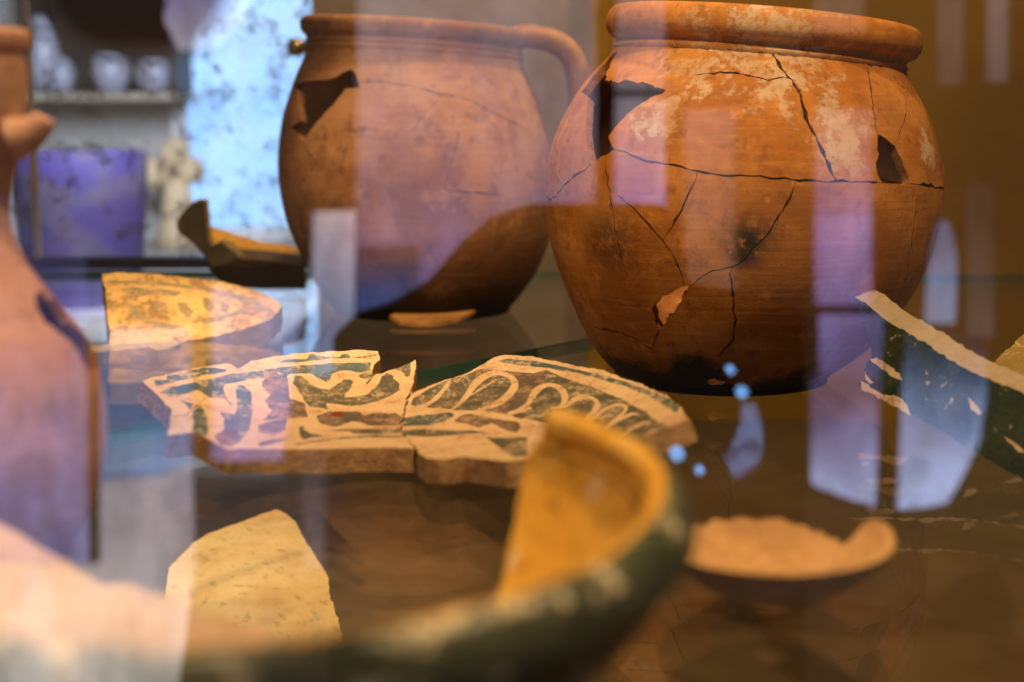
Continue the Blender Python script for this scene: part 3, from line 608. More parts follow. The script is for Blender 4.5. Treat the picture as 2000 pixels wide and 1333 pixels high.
paint = [
 (Z6([(270, 500), (430, 490), (430, 440), (700, 385), (900, 330), (1050, 330), (1220, 352), (1200, 385), (900, 430), (600, 500), (300, 570)]), T_),
 (Z6([(340, 650), (480, 590), (800, 512), (1160, 440), (1240, 415), (1420, 395), (1500, 390), (1750, 350), (1800, 330), (2000, 390), (2000, 440), (1700, 460), (1480, 490), (1200, 545), (1170, 600), (1200, 690), (1300, 815), (1250, 800), (1180, 730), (1100, 735), (980, 715), (840, 620), (720, 660), (540, 700), (480, 710)]), T_),
 (Z6([(1345, 580), (1390, 550), (1450, 570), (1530, 640), (1550, 800), (1550, 930), (1520, 1080), (1490, 1160), (1440, 1240), (1360, 1320), (1270, 1330), (1250, 1250), (1180, 1150), (1190, 1100), (1170, 980), (1110, 900), (1200, 912), (1330, 940), (1350, 850), (1340, 700)]), T_),
 (Z6([(870, 810), (920, 880), (970, 1020), (975, 1150), (960, 1230), (860, 1210), (770, 1160), (790, 1020), (770, 910)]), T_),
 (Z6([(600, 740), (780, 800), (740, 880), (690, 820)]), T_),
 (Z1([(870, 290), (940, 215), (1035, 240), (1055, 400), (1150, 430), (1170, 520), (1110, 525), (880, 540), (940, 480), (890, 420), (925, 380), (872, 320)]), U_),
 (Z1([(850, 570), (940, 545), (1030, 530), (1030, 600), (960, 632), (850, 620)]), U_), (Z1([(630, 600), (560, 640), (600, 700), (680, 715), (730, 640), (700, 600)]), U_),
 (Z1([(840, 690), (940, 665), (1040, 660), (960, 690), (860, 715)]), U_),
 (Z7([(30, 260), (100, 225), (400, 215), (430, 160), (480, 150), (530, 180), (820, 190), (860, 150), (930, 150), (970, 200), (700, 215), (300, 255)]), T_), (Z7([(990, 195), (1300, 150), (1310, 170), (1100, 205)]), O_),
 (Z7([(0, 330), (300, 300), (530, 285), (700, 265), (1220, 255), (1220, 360), (1100, 390), (1040, 390), (960, 365), (820, 370), (720, 410), (680, 520), (640, 520), (440, 400), (200, 410), (150, 430), (0, 470)]), T_),
 (Z7([(240, 430), (340, 440), (430, 530), (560, 600), (690, 620), (780, 550), (870, 490), (960, 480), (1000, 510), (960, 600), (890, 680), (880, 720), (1050, 710), (1180, 680), (1290, 590), (1360, 470), (1430, 400), (1500, 420), (1520, 470), (1610, 540), (1600, 620), (1500, 690), (1330, 760), (1150, 810), (980, 830), (800, 810), (640, 790), (660, 880), (560, 850), (430, 840), (350, 730), (280, 620), (210, 520)]), O_),
 (Z7([(1070, 430), (1250, 370), (1350, 320), (1520, 280), (1720, 230), (1750, 260), (1740, 440), (1690, 450), (1620, 370), (1520, 350), (1400, 350), (1290, 400), (1230, 500), (1180, 550), (1160, 530), (1200, 480), (1110, 470)]), O_),
 (Z7([(680, 900), (880, 900), (1050, 900), (1150, 950), (1300, 910), (1420, 920), (1550, 920), (1640, 970), (1610, 1080), (1300, 1090), (1180, 1080), (1090, 1040), (980, 1030), (850, 1080), (750, 1100), (580, 1060), (520, 960)]), U_),
 (Z7([(690, 930), (780, 905), (860, 900), (890, 960), (800, 965), (720, 970)]), R_),
 (Z7([(640, 1150), (900, 1130), (1600, 1120), (1630, 1180), (1300, 1200), (1000, 1190), (950, 1160)]), O_),
 (Z7([(280, 1110), (350, 1090), (360, 1140), (450, 1190), (600, 1220), (800, 1220), (450, 1240), (360, 1270), (320, 1240)]), O_),
 (Z7([(240, 1325), (500, 1280), (900, 1230), (1250, 1210), (1690, 1215), (1690, 1235), (1200, 1240), (800, 1260), (400, 1310), (260, 1345)]), O_),
 (ZB([(80, 400), (170, 340), (270, 290), (270, 340), (240, 390), (180, 430), (110, 440)]), O_), (ZB([(210, 440), (290, 380), (340, 310), (390, 280), (470, 270), (440, 330), (385, 410), (330, 465), (280, 455)]), O_),
 (ZB([(395, 420), (470, 380), (580, 300), (640, 270), (670, 300), (640, 350), (560, 420), (480, 455), (400, 465)]), O_),
 (ZB([(480, 230), (540, 200), (700, 215), (800, 235), (870, 230), (960, 205), (960, 240), (940, 290), (870, 350), (830, 420), (740, 460), (750, 500), (620, 480), (520, 465), (620, 430), (720, 370), (765, 300), (740, 255), (640, 240), (560, 260), (500, 320), (490, 300), (520, 250)]), U_),
 (ZB([(20, 520), (120, 500), (330, 480), (360, 500), (290, 540), (180, 565), (20, 570)]), T_), (ZB([(355, 540), (400, 500), (470, 490), (600, 520), (760, 540), (790, 560), (770, 610), (700, 600), (600, 550), (520, 580), (430, 555)]), U_),
 (ZB([(20, 600), (150, 590), (480, 600), (600, 615), (450, 620), (200, 640), (30, 630)]), O_), (ZB([(560, 640), (700, 650), (830, 640), (830, 760), (740, 770), (640, 700)]), O_),
 (Z8([(300, 110), (400, 85), (640, 105), (900, 160), (1150, 210), (1400, 280), (1600, 350), (1760, 420), (1860, 480), (1830, 540), (1760, 500), (1600, 400), (1400, 320), (1150, 250), (1000, 210), (750, 165), (500, 140)]), T_),
 (Z8([(710, 250), (900, 300), (1200, 370), (1400, 410), (1560, 470), (1640, 520), (1640, 600), (1550, 570), (1480, 540), (1400, 500), (1330, 460), (1180, 420), (1140, 400), (1080, 400), (960, 430), (890, 460), (885, 360), (840, 310), (720, 290)]), O_),
 (Z8([(600, 450), (680, 370), (740, 350), (770, 360), (735, 430), (750, 490), (830, 520), (900, 500), (1010, 440), (1080, 450), (1050, 500), (960, 560), (880, 575), (760, 530), (620, 560), (590, 500)]), O_),
 (Z8([(440, 520), (520, 510), (560, 570), (520, 600), (450, 580)]), U_),
 (Z8([(1110, 560), (1170, 510), (1260, 480), (1330, 478), (1230, 540), (1160, 590)]), O_), (Z8([(1180, 630), (1330, 540), (1400, 540), (1300, 610), (1220, 665)]), O_), (Z8([(1260, 690), (1420, 600), (1480, 590), (1400, 660), (1300, 730)]), O_), (Z8([(1360, 730), (1540, 610), (1600, 620), (1500, 700), (1400, 770)]), O_), (Z8([(1480, 760), (1640, 650), (1740, 600), (1700, 680), (1560, 770)]), O_)]
def stroke(p, w):
    p = smooth_path(p, len(p) * 5); t = np.gradient(p, axis=0); t /= np.linalg.norm(t, axis=1)[:, None]; q = np.stack([-t[:, 1], t[:, 0]], 1)
    k = np.linspace(0, 1, len(p)); ww = w * 0.5 * np.clip(np.minimum(k, 1 - k) * 6, 0.25, 1) * (1 + 0.18 * np.sin(k * 17 + w))
    return [tuple(a) for a in np.concatenate([p + q * ww[:, None] * (1, 0.75), (p - q * ww[:, None] * (1, 0.75))[::-1]])]
ground = (ZB([(75, 430), (90, 390), (180, 335), (280, 285), (400, 245), (480, 218), (540, 197), (700, 212), (870, 228), (960, 207), (1060, 252), (1250, 312), (1450, 392), (1600, 472), (1720, 560), (1775, 605), (1700, 660), (1560, 700), (1400, 690), (1200, 625), (1000, 560), (830, 522), (620, 480), (520, 468), (360, 468), (290, 458), (100, 442)]), O_)
ri_ = [i for i, (p, m) in enumerate(paint) if min(x for x, y in p) > 800]
paint = [q for i, q in enumerate(paint) if i not in ri_] + [ground] + [paint[i] for i in ri_ if paint[i][1] in (T_, U_)]
paint += [(ZB([(20, 600), (150, 590), (480, 600), (600, 615), (450, 620), (200, 640), (30, 630)]), O_), (ZB([(560, 640), (700, 650), (830, 640), (830, 760), (740, 770), (640, 700)]), O_)]
for pth, w in (([(40, 475), (160, 440), (240, 388), (290, 330), (335, 272)], 30), ([(330, 470), (390, 425), (440, 370), (490, 300), (560, 245), (640, 225), (720, 250), (752, 300), (710, 370), (630, 425), (520, 468), (380, 492)], 46),
               ([(400, 405), (480, 360), (560, 310), (640, 265)], 12), ([(740, 478), (830, 430), (868, 370), (910, 325), (975, 302), (1045, 325), (1078, 385), (1050, 440), (985, 450)], 40), ([(1010, 450), (1080, 440), (1150, 395), (1230, 382), (1285, 415), (1270, 470), (1215, 520), (1120, 560)], 34),
               ([(1180, 560), (1270, 510), (1350, 455), (1430, 432), (1475, 455), (1430, 510), (1360, 550)], 24), ([(1290, 610), (1370, 560), (1450, 520), (1520, 490), (1570, 500)], 22), ([(1400, 650), (1480, 610), (1560, 560), (1610, 545), (1630, 560)], 18), ([(1490, 690), (1580, 640), (1650, 600), (1690, 600)], 15), ([(700, 490), (800, 470), (860, 450)], 30)):
    paint.append((ZB(stroke(pth, w)), 0))
paint = [(ivp(p), m) for p, m in paint]
shell('sherd', plate, Pp, (1, 1), out, 0.004, lambda p, n, U, V: -n * (0.0104 - 0.0012 * np.clip((np.hypot(U - PC[0], V - PC[1]) / PR - .7) / .3, 0, 1))[:, None], [M_crm, M_teal, M_olive, M_umber, M_rust, M_pbreak], (), pk, paint, M_crack, True, None, 0.0012, 0.0003, back_mat=5, side_mat=5)
# ================================================================== flat and bent shards
def pz(px, py, z): return atz(px, py, z)
def frame(a, b, c):
    """plane through three world points: origin a, e1 along a-b, normal towards the camera side"""
    a, b, c = map(np.array, (a, b, c)); e1 = (b - a) / np.linalg.norm(b - a); n = np.cross(e1, c - a); n /= np.linalg.norm(n)
    if n @ (np.array([0, 0, CAMH]) - a) < 0: n = -n
    return a, e1, np.cross(n, e1), n
def slab(name, parent, fr, px, t, mats, bend=(0, 0), shear=(0, 0, 0), step=0.004, paints=(), jit=0.0003, back=None, side=None, cracks=(), crackm=None):
    O, e1, e2, n = fr
    P = lambda u, v: O + np.asarray(u)[:, None] * e1 + np.asarray(v)[:, None] * e2 + (bend[0] * np.asarray(u) ** 2 + bend[1] * np.asarray(v) ** 2)[:, None] * n
    def iv(pts):
        out = []
        for x, y in pts:
            d = ray(x, y); o = np.array([0, 0, CAMH]); k = ((O - o) @ n) / (d @ n); w = o + d * k - O; u, v = w @ e1, w @ e2
            for _ in range(4):
                e = 1e-5; a = proj(P(np.array([u, u + e, u]), np.array([v, v, v + e]))); J = np.stack([(a[1] - a[0]) / e, (a[2] - a[0]) / e], 1)
                du = np.linalg.solve(J, np.array([x, y]) - a[0])
                if np.abs(du).max() > 0.05: break
                u, v = u + du[0], v + du[1]
            out.append((u, v))
        return np.array(out)
    sh = np.array(shear, float)
    return shell(name, parent, P, (1, 1), iv(px), step, lambda p, nn, U, V: -nn * np.sign((nn * n).sum(1))[:, None] * t + sh, mats, (), [(iv(p), w) for p, w in cracks], [(iv(p), m) for p, m in paints], crackm, False, None, 0.001, jit, back_mat=back, side_mat=side)
def yz(px, py, y): return aty(px, py, y)

# green glazed shard at the right
M_green = glaze('dark_green_glaze', (0.009, 0.018, 0.010), (0.034, 0.050, 0.020), (0.34, 0.31, 0.22), 0.08, 0.25, 42, 0.5, 240)
M_pale = rough_break('pale_break', (0.62, 0.50, 0.33), (0.54, 0.41, 0.26)); M_buff = glaze('bare_buff', (0.60, 0.46, 0.30), (0.50, 0.36, 0.22), (0.34, 0.2, 0.1), 0.4, 0.7, 60)
gfr = frame(yz(1682, 762, 0.71), yz(2000, 938, 0.603), yz(1690, 598, 0.733))
gs = thing('green_shard', 'dark green glazed shard with a thick pale broken top edge, leaning at the right', 'shard', yz(1850, 850, 0.64))
slab('wall', gs, gfr, [(1668, 580), (1690, 592), (1715, 612), (1740, 632), (1770, 648), (1800, 666), (1830, 686), (1870, 712), (1900, 728), (1950, 748), (2000, 770), (2080, 800), (2080, 985), (2000, 938), (1960, 916), (1900, 882), (1860, 855), (1820, 832), (1780, 812), (1735, 788), (1682, 762), (1677, 748), (1690, 738), (1688, 722), (1693, 708), (1702, 700), (1697, 660), (1683, 625)],
     0.009, [M_green, M_buff, M_pale], (-0.5, 0.5), (0.004, 0.005, 0.0065), 0.004,
     [([(1699, 701), (1712, 699), (1735, 713), (1756, 729), (1763, 744), (1745, 737), (1722, 722)], 1), ([(1690, 725), (1697, 738), (1706, 748), (1700, 750), (1690, 742)], 1), ([(1682, 745), (1696, 752), (1725, 772), (1745, 772), (1763, 780), (1775, 800), (1780, 813), (1735, 789), (1682, 762)], 1), ([(1890, 776), (1900, 784), (1918, 806), (1912, 812), (1896, 800)], 1), ([(1960, 852), (1985, 868), (2005, 884), (1990, 884)], 1)], 0.0004, 1, 2)
# olive shard at the right edge
M_oliveg = glaze('olive_glaze', (0.20, 0.16, 0.035), (0.26, 0.17, 0.04), (0.45, 0.30, 0.12), 0.3, 0.35, 40)
ofr = frame(atz(1940, 752, 0.004), atz(2080, 770, 0.004), yz(2000, 650, 0.84))
os_ = thing('olive_shard', 'small olive yellow glazed shard behind the green shard at the right edge', 'shard', atz(2000, 760, 0.0))
slab('wall', os_, ofr, [(1935, 715), (1955, 693), (1978, 675), (1990, 660), (2010, 645), (2070, 600), (2110, 700), (2090, 770), (1950, 758)], 0.007, [M_oliveg, M_pale], (1.0, 0), side=1)

# yellow patterned rim shard at the rear left
M_yel = glaze('yellow_cream_glaze', (0.64, 0.41, 0.12), (0.48, 0.27, 0.06), (0.26, 0.16, 0.06), 0.55, 0.4, 34, 0.4, 200)
M_yol = glaze('olive_brush_paint', (0.20, 0.14, 0.055), (0.26, 0.18, 0.08), (0.46, 0.29, 0.11), 0.55, 0.4, 60, 0.4, 260)
yfr = frame(yz(215, 671, 0.965), yz(480, 640, 0.985), yz(300, 535, 1.035))
ys = thing('patterned_shard', 'yellow cream rim shard with olive brushed pattern propped up at the rear left', 'shard', atz(330, 690, 0.0))
slab('wall', ys, yfr, [(199, 536), (225, 533), (262, 534), (320, 538), (400, 546), (445, 554), (482, 563), (520, 577), (542, 588), (551, 601), (540, 614), (520, 627), (480, 641), (450, 650), (420, 657), (375, 664), (330, 672), (290, 673), (215, 674), (213, 640), (208, 590)], 0.011, [M_yel, M_yol, M_pale], (-0.5, 0), (0.0, -0.006, -0.008), 0.005,
     [([(212, 548), (300, 550), (400, 560), (470, 577), (515, 594), (535, 607), (520, 606), (465, 586), (400, 568), (300, 557), (212, 554)], 1), ([(235, 565), (262, 560), (290, 566), (330, 566), (360, 572), (340, 580), (300, 576), (262, 580), (245, 577)], 1), ([(238, 583), (255, 592), (275, 612), (300, 626), (340, 634), (360, 640), (330, 645), (290, 638), (262, 618)], 1),
      ([(300, 585), (318, 588), (325, 605), (315, 615), (302, 600)], 1), ([(345, 590), (362, 592), (378, 610), (368, 622), (350, 608)], 1), ([(395, 580), (412, 584), (420, 600), (410, 612), (398, 600)], 1), ([(432, 590), (450, 596), (444, 612), (430, 606)], 1), ([(385, 622), (420, 618), (455, 610), (480, 600), (470, 614), (430, 628), (400, 634)], 1)], 0.0005, 2, 2)
slab('foot', ys, frame(yz(150, 676, 0.955), yz(340, 668, 0.955), yz(200, 684, 0.945)), [(150, 678), (190, 675), (240, 672), (300, 668), (345, 667), (352, 672), (330, 680), (310, 684), (290, 678), (240, 684), (190, 688), (150, 690)], 0.009, [M_pale], (0, 0), (0, 0, 0), 0.004)

# dark shard with an amber inside at the rear
ds = thing('dark_bowl_shard', 'dark olive bowl shard with amber inside standing behind the patterned shard', 'shard', atz(480, 560, 0.0))
M_dolive = glaze('drab_olive', (0.100, 0.078, 0.030), (0.14, 0.105, 0.042), (0.26, 0.18, 0.08), 0.3, 0.5, 30); M_amber = glaze('amber_glaze', (0.60, 0.30, 0.028), (0.66, 0.38, 0.07), (0.68, 0.46, 0.18), 0.2, 0.5, 26, 0.25, 90)
M_brown = glaze('dark_brown_body', (0.060, 0.030, 0.018), (0.085, 0.045, 0.03), (0.20, 0.11, 0.05), 0.25, 0.6, 30)
slab('side_wall', ds, frame(yz(412, 520, 1.19), yz(470, 515, 1.16), yz(380, 400, 1.23)), [(344, 442), (350, 425), (360, 412), (375, 397), (388, 392), (400, 393), (403, 430), (406, 462), (412, 480), (432, 472), (450, 486), (468, 502), (440, 515), (415, 522), (400, 502), (375, 475), (352, 458)], 0.008, [M_dolive, M_oliveg], (1.5, 0), (-0.004, 0.003, 0.003), 0.004, side=1)
slab('inner_wall', ds, frame(yz(420, 500, 1.205), yz(585, 512, 1.205), yz(410, 440, 1.245)), [(402, 438), (420, 445), (450, 455), (480, 464), (510, 473), (560, 479), (584, 486), (588, 512), (540, 508), (500, 506), (470, 505), (420, 500), (406, 478)], 0.008, [M_amber, M_oliveg], (-1.0, 0), (0, 0, 0), 0.004, [([(432, 466), (452, 472), (470, 490), (480, 504), (462, 498)], 1), ([(480, 498), (540, 494), (584, 494), (586, 510), (500, 506)], 1)])
slab('base', ds, frame(atz(420, 566, 0.0035), atz(600, 566, 0.0035), yz(500, 505, 1.20)), [(404, 518), (425, 508), (450, 506), (480, 507), (530, 510), (590, 520), (596, 545), (598, 565), (520, 566), (440, 562), (418, 540)], 0.010, [M_brown, M_oliveg], (0, 0), (0, 0, 0), 0.004, [([(425, 512), (480, 511), (530, 514), (520, 519), (470, 518), (430, 520)], 1)])

# small sherd at the foot of the jug
ss = thing('small_sherd', 'small flat orange sherd lying at the foot of the handled jug', 'shard', atz(850, 632, 0.0))
slab('wall', ss, frame(atz(760, 634, 0.0035), atz(935, 634, 0.0035), pz(850, 596, 0.0105)), [(760, 617), (785, 609), (805, 605), (840, 602), (868, 596), (905, 598), (935, 600), (920, 611), (900, 620), (860, 630), (815, 632), (780, 628)], 0.003, [clay('sherd_orange', (0.62, 0.32, 0.10), (0.55, 0.26, 0.075), (0.3, 0.12, 0.04), 40, False)], (0, 0), (0, 0, 0), 0.004)

# small orange bowl at the right front
M_oran = clay('orange_clay', (0.56, 0.34, 0.145), (0.50, 0.28, 0.11), (0.36, 0.18, 0.07), 40, False); M_obrk = rough_break('orange_break', (0.56, 0.34, 0.145), (0.50, 0.28, 0.11), 0.0007)
sc_ = atz(1510, 1174, 0.0); sb = thing('small_bowl_shard', 'broken half of a small orange clay bowl at the right front', 'bowl', sc_)
sprof = smooth_path([(0.006, 0.0006), (0.012, 0.0010), (0.021, 0.0045), (0.030, 0.0105), (0.0352, 0.0160), (0.0370, 0.0195)], 40); sL = np.concatenate([[0], np.cumsum(np.linalg.norm(np.diff(sprof, axis=0), axis=1))]); sT = sL / sL[-1]
def Ps(u, v):
    r = np.interp(v, sT, sprof[:, 0]); z = np.interp(v, sT, sprof[:, 1])
    return np.stack([sc_[0] + r * np.sin(u), sc_[1] - r * np.cos(u), z + 0.03 * r * np.sin(u) + 0.0012 + 0.0022 * v ** 3 * np.exp(-((u - 1.72) / 0.30) ** 2)], -1)
so_ = [(-1.9, 0.0), (2.0, 0.0)]
edge = [(2.0, 0.0), (2.02, 0.9), (1.72, 1.0), (1.4, 1.0), (0.9, 1.0), (0.3, 1.0), (-0.3, 1.0), (-0.9, 1.0), (-1.3, 0.995), (-1.6, 0.97), (-1.75, 0.93), (-1.9, 0.9)]
full = [(-math.pi, 0.0), (math.pi, 0.0), (math.pi, 0.83), (2.9, 0.86), (2.75, 0.80), (2.62, 0.80), (2.5, 0.74), (2.42, 0.77), (2.3, 0.70), (2.15, 0.72), (2.05, 0.64), (1.97, 0.72), (1.92, 0.90), (1.85, 0.99), (1.6, 1.0), (1.2, 1.0), (0.6, 1.0), (0, 1.0), (-0.6, 1.0), (-1.2, 1.0), (-1.6, 0.98), (-1.85, 0.95), (-2.1, 0.90), (-2.3, 0.93), (-2.5, 0.84), (-2.65, 0.90), (-2.8, 0.85), (-2.95, 0.88), (-math.pi, 0.83)]
shell('body', sb, Ps, (0.028, sL[-1]), full, 0.002, lambda p, n, U, V: -n * 0.0036, [clay('dish_outside', (0.62, 0.44, 0.27), (0.55, 0.36, 0.20), (0.36, 0.2, 0.1), 36, True), M_obrk, M_oran], (), (), (), None, False, math.pi, 0.001, 0.00012, side_mat=1, back_mat=2)

# ================================================================== big bowl fragment in front, green outside, amber inside
BC = np.array([-0.0567, 0.3438, 0.0582]); BR = 0.0999; TX, TY = 0.0357, 0.0620
def Xb(x, y, z): return np.stack([BC[0] + x, BC[1] + y, BC[2] + z + x * math.tan(TX) + y * math.tan(TY)], -1)
bprof = smooth_path([(BR - 0.0096, -0.003), (BR - 0.0112, -0.008), (BR - 0.0140, -0.016), (BR - 0.026, -0.030), (BR - 0.045, -0.0425), (BR - 0.075, -0.049), (0.01, -0.0500)], 60)
bL = np.concatenate([[0], np.cumsum(np.linalg.norm(np.diff(bprof, axis=0), axis=1))]); bT = bL / bL[-1]
def Pb(u, v):
    r = np.interp(v, bT, bprof[:, 0]); return Xb(r * np.sin(u), -r * np.cos(u), np.interp(v, bT, bprof[:, 1]))
bowl = thing('green_bowl_fragment', 'large blurred bowl fragment in the front, green glazed rim and amber glazed inside', 'bowl', (BC[0], BC[1] - 0.06, 0.0))
M_bgreen = glaze('worn_green_glaze', (0.060, 0.075, 0.045), (0.095, 0.105, 0.062), (0.70, 0.62, 0.42), 0.40, 0.35, 62, 0.4, 95)
M_bdark = glaze('deep_green_glaze', (0.012, 0.022, 0.016), (0.025, 0.035, 0.022), (0.34, 0.28, 0.20), 0.22, 0.3, 45, 0.5, 140)
PHI = math.radians(133)
ivb = lambda pts: invert(Pb, pts, (0.3, 2.6), (0.0, 1.0), 1)
brk = ivb([(1022, 900), (1010, 980), (996, 1060), (985, 1122)])
bo = [(-0.9, 0.0), (PHI, 0.0)] + [tuple(p) for p in brk] + [(brk[-1][0] - 0.25, 0.62), (brk[-1][0] - 0.6, 0.50), (0.6, 0.42), (0.1, 0.36), (-0.4, 0.33), (-0.9, 0.30)]
bpaint = [([(1.2, 0.034), (PHI, 0.034), (PHI, 0.046), (1.2, 0.042)], 3), (ivb([(1142, 962), (1158, 930), (1176, 924), (1180, 945), (1168, 978), (1152, 984)]), 4), (ivb([(990, 1098), (1006, 1068), (1016, 1078), (998, 1116)]), 4)]
shell('body', bowl, Pb, (0.08, bL[-1]), bo, 0.004, lambda p, n, U, V: -n * np.sign((n * (BC + np.array([0, 0, .05]) - p)).sum(1))[:, None] * (0.0085), [M_amber, M_bdark, M_pale, M_brown, M_crm], (), (), bpaint, None, False, None, 0.001, 0.0002, side_mat=2, back_mat=1)
sec = smooth_path([(BR - 0.0105, -0.0030), (BR - 0.0100, 0.0020), (BR - 0.0070, 0.0042), (BR - 0.0035, 0.0038), (BR - 0.0005, 0.0010), (BR + 0.0014, -0.0040), (BR + 0.0015, -0.0085), (BR - 0.0030, -0.0115), (BR - 0.0070, -0.0085)], 27)
revolve('rim', bowl, sec, Xb, [M_bgreen, M_amber, M_bdark], 120, -0.9, PHI)
rm_ = bowl.children[-1].data
from mathutils import noise as _noise
for v_ in rm_.vertices: v_.co += v_.normal * (0.0007 * _noise.noise(v_.co * 90) + 0.0006 * _noise.noise(v_.co * 260))
for p_ in rm_.polygons:
    k_ = [i % 27 for i in p_.vertices]
    if len(k_) == 4 and (max(k_) <= 8 or (0 in k_ and 26 in k_)): p_.material_index = 1
    elif len(k_) == 4 and min(k_) >= 19: p_.material_index = 2

# pale shard at the lower left, behind the green rim
M_pink = clay('pale_pink_clay', (0.62, 0.47, 0.35), (0.56, 0.39, 0.26), (0.40, 0.22, 0.12), 30, False)
pfr = frame(yz(0, 1022, 0.40), yz(490, 1218, 0.365), yz(200, 1400, 0.335))
psd = thing('pale_shard', 'blurred pale pinkish clay shard lying at the lower left behind the green rim', 'shard', atz(150, 1300, 0.0))
slab('wall', psd, pfr, [(-120, 960), (0, 1022), (60, 1056), (120, 1094), (182, 1132), (196, 1143), (235, 1141), (265, 1145), (330, 1170), (400, 1198), (490, 1217), (540, 1245), (520, 1330), (400, 1430), (0, 1430), (-120, 1400)], 0.009, [M_pink, M_pale], (0.8, 0), (0, 0, 0), 0.005, side=1)

# cream shard on the case floor, seen through the shelf
def pz(px, py, z): return atz(px, py, z)
cfr = frame(pz(380, 1200, FZ + 0.034), pz(650, 1200, FZ + 0.034), pz(540, 1000, FZ + 0.062))
cs = thing('cream_shard', 'bright cream shard lying under the glass shelf beneath the painted plate', 'shard', pz(520, 1220, FZ))
M_cshard = glaze('cream_body', (0.84, 0.69, 0.40), (0.66, 0.46, 0.19), (0.60, 0.40, 0.16), 0.02, 0.4, 13, 0.4, 90)
slab('wall', cs, cfr, [(330, 1110), (372, 1066), (400, 1046), (430, 1034), (480, 1017), (515, 1003), (540, 995), (560, 1005), (578, 1020), (590, 1045), (608, 1075), (628, 1105), (642, 1130), (643, 1160), (655, 1195), (668, 1240), (670, 1300), (560, 1330), (400, 1330), (310, 1260)], 0.006, [M_cshard, M_pale], (-1.6, -0.6), (0, 0, 0), 0.005, side=1)

# ================================================================== hanging shade, front pane of the case, windows of the room that mirror in it
M_bark = plain('dark_cord', (0.06, 0.045, 0.03), 0.8)
M_sh = clay('brown_pot_clay', (0.085, 0.042, 0.022), (0.055, 0.028, 0.016), (0.02, 0.01, 0.008), 60, True)
shp = smooth_path([(0.0, -0.0090), (0.006, -0.0088), (0.0115, -0.0060), (0.0150, 0.0), (0.0158, 0.006), (0.0140, 0.014), (0.0090, 0.019), (0.0075, 0.022), (0.0095, 0.025)], 24).tolist() + [(0.0085, 0.0255), (0.0065, 0.022), (0.0, 0.021)]
revolve('body', hl, shp, HX, M_sh, 48)
for s_ in (-1, 1): tube('cord', hl, [HX(s_ * 0.0088, 0, 0.024), HX(s_ * 0.006, 0, 0.06), HX(s_ * 0.001, 0, 0.12), HX(s_ * 0.001, 0, 0.85)], 0.0006, M_bark, n=8)

PY = 0.205
fp = thing('front_pane', 'clear reflecting glass pane closing the front of the display case', 'glass pane', (0, PY, FZ - 0.02))
box('pane', (-1.2, PY - 0.003, FZ - 0.02), (1.3, PY + 0.003, 1.05), clear_glass('front_glass', 0.05), fp)
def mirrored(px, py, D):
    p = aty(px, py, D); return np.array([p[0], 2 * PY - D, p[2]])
M_bar = plain('dark_window_bar', (0.03, 0.022, 0.018), 0.5)
def prism(name, pts, th, m, parent):
    off = np.array([0, -th, 0]); n = len(pts); v = list(pts) + [p + off for p in pts]
    return mesh(name, v, [tuple(range(n))[::-1], tuple(range(n, 2 * n))] + [(i, (i + 1) % n, (i + 1) % n + n, i + n) for i in range(n)], m, parent, smooth=False)
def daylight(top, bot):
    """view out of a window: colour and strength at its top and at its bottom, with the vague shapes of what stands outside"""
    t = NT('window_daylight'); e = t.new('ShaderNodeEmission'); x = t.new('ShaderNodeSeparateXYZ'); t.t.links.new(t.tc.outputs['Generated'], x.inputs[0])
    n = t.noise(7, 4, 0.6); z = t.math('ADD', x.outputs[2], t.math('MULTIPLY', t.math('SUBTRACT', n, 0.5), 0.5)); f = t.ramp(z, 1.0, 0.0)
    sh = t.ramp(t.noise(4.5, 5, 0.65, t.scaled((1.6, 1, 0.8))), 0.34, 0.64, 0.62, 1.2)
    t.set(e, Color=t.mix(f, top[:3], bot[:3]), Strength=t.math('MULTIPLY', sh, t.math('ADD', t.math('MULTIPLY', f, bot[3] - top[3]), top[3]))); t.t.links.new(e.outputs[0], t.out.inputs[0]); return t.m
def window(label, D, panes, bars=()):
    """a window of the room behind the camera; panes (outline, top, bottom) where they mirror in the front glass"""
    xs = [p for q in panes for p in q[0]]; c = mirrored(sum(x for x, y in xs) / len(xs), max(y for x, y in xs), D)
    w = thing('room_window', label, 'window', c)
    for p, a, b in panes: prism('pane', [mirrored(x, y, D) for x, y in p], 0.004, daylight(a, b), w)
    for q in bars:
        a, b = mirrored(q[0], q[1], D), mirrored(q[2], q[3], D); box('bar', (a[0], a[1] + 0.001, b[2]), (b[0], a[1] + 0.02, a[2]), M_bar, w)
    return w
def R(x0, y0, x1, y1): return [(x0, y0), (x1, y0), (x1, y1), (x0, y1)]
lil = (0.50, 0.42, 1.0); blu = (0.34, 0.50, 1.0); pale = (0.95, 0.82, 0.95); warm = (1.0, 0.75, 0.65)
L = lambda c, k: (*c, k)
window('tall daylit window with dark bars mirrored over the jug and jar', 3.0, [(R(697, -80, 1164, 760), L(pale, 1.25), L((.42, .36, 1), 1.7)), (R(1072, -80, 1165, 405), L(pale, 0.3), L(pale, 0.9)), (R(1196, -80, 1298, 178), L(pale, 1.0), L(pale, 1.3)), (R(1196, 190, 1298, 408), L(pale, 1.7), L(lil, 3.6)), (R(1338, 215, 1436, 560), L(pale, 0.9), L(warm, 0.5)), (R(1345, 560, 1425, 700), L(pale, 0.4), L(pale, 0.5))], [(1166, -80, 1195, 640)])
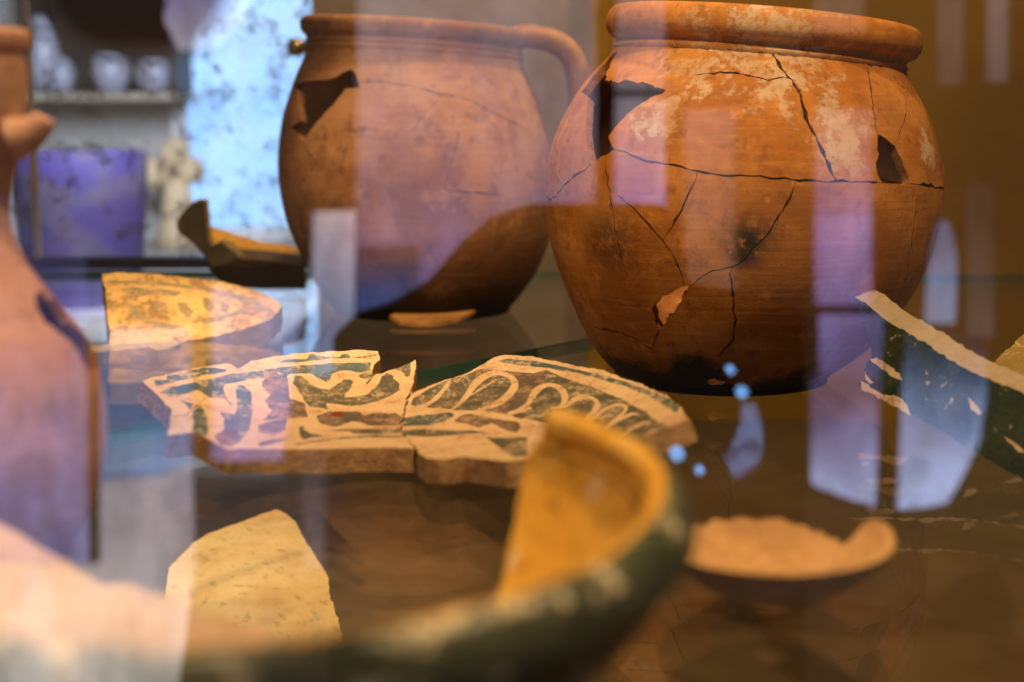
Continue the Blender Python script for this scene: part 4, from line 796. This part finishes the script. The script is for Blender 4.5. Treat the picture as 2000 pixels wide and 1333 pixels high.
window('narrow daylit window mirrored over the right side of the jar', 3.0, [(R(1592, 215, 1702, 420), L(pale, 0.9), L(lil, 2.0)), (R(1592, 420, 1702, 596), L(lil, 2.9), L(lil, 2.2)), (R(1600, 612, 1725, 760), L(lil, 2.4), L(lil, 1.2)), ([(1585, 740), (1722, 740), (1722, 992), (1660, 975), (1600, 952), (1585, 944)], L(lil, 0.9), L((.50,.60,1), 6.2)), ([(1748, 630), (1850, 640), (1925, 660), (1928, 770), (1912, 860), (1880, 930), (1850, 982), (1800, 992), (1748, 996)], L(blu, 0.2), L((.48,.6,1), 6.4))], [(1724, 612, 1747, 1000), (1592, 597, 1702, 611)])
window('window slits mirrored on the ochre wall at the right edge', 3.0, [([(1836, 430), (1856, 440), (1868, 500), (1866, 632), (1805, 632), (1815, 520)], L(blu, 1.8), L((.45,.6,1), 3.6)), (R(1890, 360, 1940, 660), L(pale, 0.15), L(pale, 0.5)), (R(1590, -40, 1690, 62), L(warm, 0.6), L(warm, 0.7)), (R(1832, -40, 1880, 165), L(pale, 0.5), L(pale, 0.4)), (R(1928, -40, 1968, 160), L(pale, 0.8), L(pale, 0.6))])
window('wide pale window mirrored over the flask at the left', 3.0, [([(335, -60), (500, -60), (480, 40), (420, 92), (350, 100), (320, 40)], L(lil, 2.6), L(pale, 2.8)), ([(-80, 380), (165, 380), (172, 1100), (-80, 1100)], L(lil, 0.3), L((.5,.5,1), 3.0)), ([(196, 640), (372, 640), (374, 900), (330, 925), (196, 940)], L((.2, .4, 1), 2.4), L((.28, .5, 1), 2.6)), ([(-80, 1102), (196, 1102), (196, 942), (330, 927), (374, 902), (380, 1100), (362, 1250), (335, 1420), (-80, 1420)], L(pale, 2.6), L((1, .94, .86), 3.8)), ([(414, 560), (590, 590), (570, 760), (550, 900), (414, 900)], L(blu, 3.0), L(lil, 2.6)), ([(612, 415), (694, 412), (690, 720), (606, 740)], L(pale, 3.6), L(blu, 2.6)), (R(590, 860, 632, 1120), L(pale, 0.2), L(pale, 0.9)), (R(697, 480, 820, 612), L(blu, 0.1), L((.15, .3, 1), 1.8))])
# dark silhouette added before the windows to cut into their reflection
cb = mirrored(960, 640, 1.6); chb = thing('dark_silhouette', 'dark rounded silhouette added in front of the tall window to cut its reflection', 'silhouette', (cb[0], cb[1], mirrored(960, 1500, 1.6)[2]))
pts = [mirrored(x, y, 1.6) for x, y in ((640, 1500), (650, 660), (690, 622), (760, 600), (830, 560), (900, 480), (960, 428), (1040, 404), (1290, 404), (1330, 420), (1345, 560), (1570, 600), (1575, 1500))]
n_ = len(pts); vv = pts + [p + np.array([0, -0.06, 0]) for p in pts]
mesh('silhouette_sheet', vv, [tuple(range(n_))[::-1], tuple(range(n_, 2 * n_))] + [(i, (i + 1) % n_, (i + 1) % n_ + n_, i + n_) for i in range(n_)], M_dark, chb, smooth=False)
# small glowing beads added to mirror as blue glints in the front glass
M_glint = emit('blue_glint_glow', (0.22, 0.5, 1.0), 8.0)
for k, (px, py, r, w) in enumerate(((1426, 722, 10, 'upper'), (1449, 766, 13, 'second'), (1322, 886, 16, 'left'), (1366, 918, 10, 'lowest'))):
    c = mirrored(px, py, 1.5); gl_ = thing('blue_glint', f'small bright blue glow added to mirror as a glint below the jar, the {w} one of four', 'glint', c, 'small blue glints')
    R_g = r * 1.5 / F; GX = lambda x, y, z: np.stack([c[0] + x, c[1] + y, c[2] + z], -1)
    revolve('glint_bead', gl_, [(0, -R_g), (R_g * .7, -R_g * .7), (R_g, 0), (R_g * .7, R_g * .7), (0, R_g)], GX, M_glint, 20); rod('cap', gl_, c + np.array([0, -R_g * 1.2, 0]), (0, 1, 0), R_g * .4, R_g, M_bar)
c = [mirrored(x, y, 1.5) for x, y in ((1462, 790), (1466, 830), (1458, 880), (1440, 905), (1415, 915), (1395, 850))]  # path of a glowing strip added to mirror as a soft blue glint
gl_ = thing('blue_glint_strip', 'curved pale blue glow added to mirror as a glint below the jar', 'glint', c[2]); tube('tube', gl_, smooth_path(c[:5], 24), np.interp(np.linspace(0, 1, 24), [0, .5, 1], [.007, .017, .013]), emit('blue_strip_glow', (0.30, 0.48, 1.0), 2.6, (0.10, 0.16, 0.4), 60)); rod('cap', gl_, c[4], c[4] - c[3], 0.014, 0.014, M_bar)
